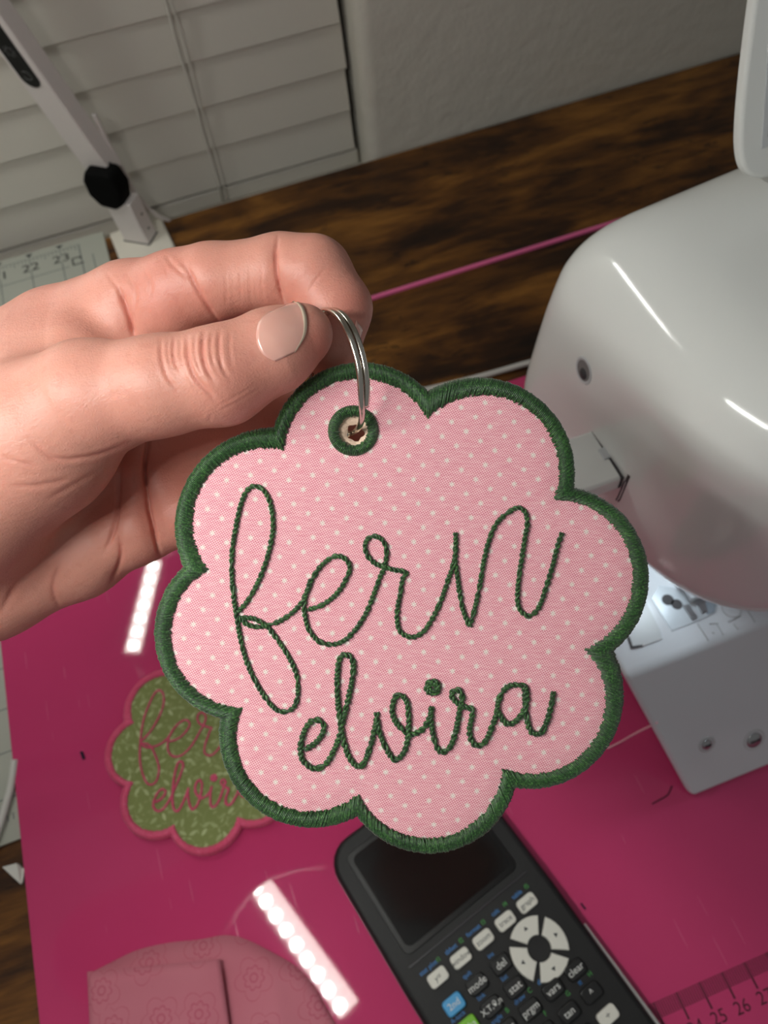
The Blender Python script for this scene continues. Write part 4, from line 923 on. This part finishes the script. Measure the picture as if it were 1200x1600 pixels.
# skin creases: polyline, half width (px), depth (cm), depth window of the surface (cm), flush
CR = [(zI([(272, 480), (272, 550), (295, 630), (345, 700)]), 2.6, .022, (13.4, 15.0), .2, 0), (zI([(326, 470), (322, 540), (335, 590), (360, 620)]), 2.2, .024, (13.4, 15), .18, 0), (zI([(380, 470), (384, 560), (415, 640), (470, 700), (500, 740)]), 2.8, .038, (13.4, 15), .3, 0),
      (zI([(452, 450), (444, 510), (455, 590), (495, 660)]), 2.8, .042, (13.4, 15), .3, 0), (zI([(517, 440), (512, 520), (528, 600), (560, 645)]), 2.4, .026, (13.4, 15), .22, 0), (zI([(560, 440), (556, 520), (572, 600)]), 2.0, .012, (13.4, 15), .15, 0),
      (zI([(300, 475), (300, 540), (312, 600)]), 1.8, .012, (13.4, 15), .1, 0), (zI([(352, 480), (356, 560), (380, 620)]), 1.8, .012, (13.4, 15), .1, 0), (zI([(415, 460), (412, 540), (440, 620)]), 1.8, .012, (13.4, 15), .1, 0), (zI([(482, 450), (478, 520), (490, 590)]), 1.8, .014, (13.4, 15), .1, 0),
      (zI([(500, 760), (580, 720), (680, 660)]), 1.8, .006, (13.4, 15.4), .08, 0), (zI([(510, 780), (600, 735), (690, 680)]), 1.8, .006, (13.4, 15.4), .08, 0), (zI([(480, 790), (470, 830)]), 2.0, .01, (13.4, 15.4), .1, 0),
      (zI([(758, 50), (746, 130), (752, 220), (770, 300), (790, 350)]), 2.4, .075, (15.2, 17), .4, 1), (zI([(360, 160), (385, 200), (415, 265), (460, 340), (515, 415)]), 3.2, .05, (15.2, 17.4), .35, 1), (zI([(92, 260), (115, 340), (140, 420), (165, 500)]), 3.4, .10, (15.2, 18), .45, 1),
      (zI([(290, 130), (320, 170), (380, 225)]), 2.6, .016, (15.2, 17.4), .2, 0), (zI([(130, 210), (165, 290), (150, 400)]), 3.0, .018, (15.2, 18), .2, 0), (zI([(960, 180), (905, 250), (885, 290)]), 1.8, .014, (15.2, 17), .2, 0), (zI([(40, 200), (90, 270), (100, 330)]), 2.6, .012, (15.2, 18), .15, 0),
      (zI([(200, 180), (230, 260), (215, 330)]), 2.6, .012, (15.2, 18), .15, 0), (zI([(290, 180), (300, 215)]), 1.6, .01, (15.2, 17.4), .0, 0),
      (zI([(600, 190), (603, 330)]), 1.8, .007, (15.2, 17), .05, 0), (zI([(640, 180), (645, 340)]), 1.8, .007, (15.2, 17), .05, 0), (zI([(690, 170), (695, 320)]), 1.8, .007, (15.2, 17), .05, 0), (zI([(540, 200), (545, 340)]), 1.8, .007, (15.2, 17), .05, 0),
      (zP([(930, 150), (905, 320), (905, 450), (925, 620), (965, 780), (1010, 950)]), 3.2, .14, (16.3, 19.5), .45, 1), (zP([(745, 350), (735, 480), (725, 640), (690, 800), (650, 900)]), 3.6, .07, (16.3, 19.5), .35, 1), (zP([(735, 790), (755, 900), (735, 1010), (690, 1100)]), 3.4, .06, (16.3, 19.5), .35, 1),
      (zP([(0, 1280), (110, 1110), (230, 1000), (330, 900), (480, 760)]), 6, .05, (15.5, 19.5), .25, 1), (zP([(380, 1250), (330, 1120), (380, 960)]), 4, .03, (15.5, 19.5), .2, 1), (zP([(480, 1215), (520, 1205)]), 3, .02, (15.5, 19.5), .2, 0),
      (zP([(180, 180), (330, 300), (520, 300), (680, 260), (820, 200)]), 3, .02, (13.4, 16.5), .15, 0), (zP([(0, 290), (120, 330), (230, 350)]), 3, .014, (13.4, 16.5), .12, 0), (zP([(60, 480), (260, 470), (460, 430)]), 3.5, .012, (13.4, 17), .1, 0), (zP([(300, 560), (480, 460), (620, 380)]), 3.5, .012, (13.4, 17), .1, 0)]
hx = hv[:, 0] / hv[:, 2] * F + CX; hy = hv[:, 1] / hv[:, 2] * F + CY
vd = hv / np.linalg.norm(hv, axis=1)[:, None]; facing = -(vd * HN).sum(1)
disp = np.zeros(len(hv)); flush = np.zeros(len(hv)); front = facing > .05
for poly, hw, dep, (d0, d1), fl_, fold_ in CR:
    q = resample(catmull(np.array(poly), 6), 2.0)
    sel = np.where(front & (hv[:, 2] > d0) & (hv[:, 2] < d1) & (hx > q[:, 0].min() - 30) & (hx < q[:, 0].max() + 30) & (hy > q[:, 1].min() - 30) & (hy < q[:, 1].max() + 30))[0]
    if not len(sel): continue
    dd = np.hypot(hx[sel][:, None] - q[None, :, 0], hy[sel][:, None] - q[None, :, 1]); j = dd.argmin(1); dm = dd.min(1)
    endf = np.clip(np.minimum(j, len(q) - 1 - j) / (len(q) * .25) + .15, 0, 1)
    disp[sel] += endf * dep * (-np.exp(-(dm / hw) ** 2) + (-.7 * np.exp(-(dm / (4.5 * hw)) ** 2) if fold_ else .35 * np.exp(-((dm - 2.6 * hw) / (1.3 * hw)) ** 2))); flush[sel] = np.maximum(flush[sel], endf * fl_ * np.exp(-(dm / (2.2 * hw)) ** 2))
# ruddier fingertip and knuckles
for (px, py, r_, d0, d1, a_) in ((505, 540, 40, 14, 15.3, .45), (470, 470, 60, 15.3, 17, .25), (560, 480, 50, 15.4, 17.2, .35), (250, 450, 70, 15, 17.5, .3), (380, 610, 70, 13.5, 15, .22), (250, 780, 90, 16, 19, .35), (60, 480, 80, 16, 19, .12)):
    flush = np.maximum(flush, np.where((hv[:, 2] > d0) & (hv[:, 2] < d1), a_ * np.exp(-((hx - px) ** 2 + (hy - py) ** 2) / r_ ** 2), 0))
hv2 = hv + HN * disp[:, None]
hand = thing('person', 'bare left hand pinching the steel split ring of the pink tag', 'hand', c2w(pc(-150, 800, 18)))
ho_ = mesh_obj('hand_skin', c2w(hv2), hf, M['skin'], hand, True)
at = ho_.data.attributes.new('flush', 'FLOAT', 'POINT'); at.data.foreach_set('value', flush.astype(np.float32))
# nails: patches of the finger surface, raised and given an edge
def hand_march(px, py, t0=10.0):
    r = np.array([(px - CX) / F, (py - CY) / F, 1.0]); L = np.linalg.norm(r); r /= L; t = t0
    for _ in range(300):
        d = float(hand_sdf((r * t)[None])[0])
        if d < .002 or t > 24: break
        t += max(d * .7, .001)
    return r * t
def nail(corner_fn, nu, nv, lift, name, parent, tip=None):
    P_ = np.array([[hand_march(*corner_fn(i / nu, j / nv)) for j in range(nv + 1)] for i in range(nu + 1)]); N_ = grad(hand_sdf, P_.reshape(-1, 3), .08); N_ /= np.linalg.norm(N_, axis=1)[:, None]
    N_ = N_.reshape(P_.shape); v = []
    for i in range(nu + 1):
        for j in range(nv + 1):
            u, w = i / nu, j / nv; e = min(1, 6 * min(u * 1.5 + .02, w, 1 - w)); v.append(P_[i, j] + N_[i, j] * lift(u, w) * (.35 + .65 * e))
    f = [(i * (nv + 1) + j, (i + 1) * (nv + 1) + j, (i + 1) * (nv + 1) + j + 1, i * (nv + 1) + j + 1) for i in range(nu) for j in range(nv)]
    o = mesh_obj(name, c2w(np.array(v)), f, M['nail'], parent, True); s_ = o.modifiers.new('thick', 'SOLIDIFY'); s_.thickness = .014 * S; s_.offset = 0
    o.data.materials.append(M['nailtip'])
    if tip:
        for k, pl_ in enumerate(o.data.polygons):
            if k // nv >= nu - tip: pl_.material_index = 1
    return o
def thumb_nail_px(u, w):
    base = np.array([(420, 489), (405, 503), (400, 527), (409, 552), (430, 565)]); free = np.array([(460, 470), (473, 480), (479, 501), (476, 524), (461, 550)])
    b = catmull(base, 8); f_ = catmull(free, 8); k = int(round(w * (len(b) - 1))); return tuple(b[k] * (1 - u) + f_[k] * u)
nail(thumb_nail_px, 14, 16, lambda u, w: .004 + .02 * u * u, 'thumb_nail', hand, 1)
def index_nail_px(u, w):
    a = np.array([(556, 500), (566, 515)]); b = np.array([(546, 540), (560, 545)]); return tuple((a[0] * (1 - w) + a[1] * w) * (1 - u) + (b[0] * (1 - w) + b[1] * w) * u)
nail(index_nail_px, 6, 6, lambda u, w: .02, 'index_nail', hand)
print('verts', len(hv), sum(len(o.data.polygons) for o in bpy.data.objects if o.type == 'MESH'))
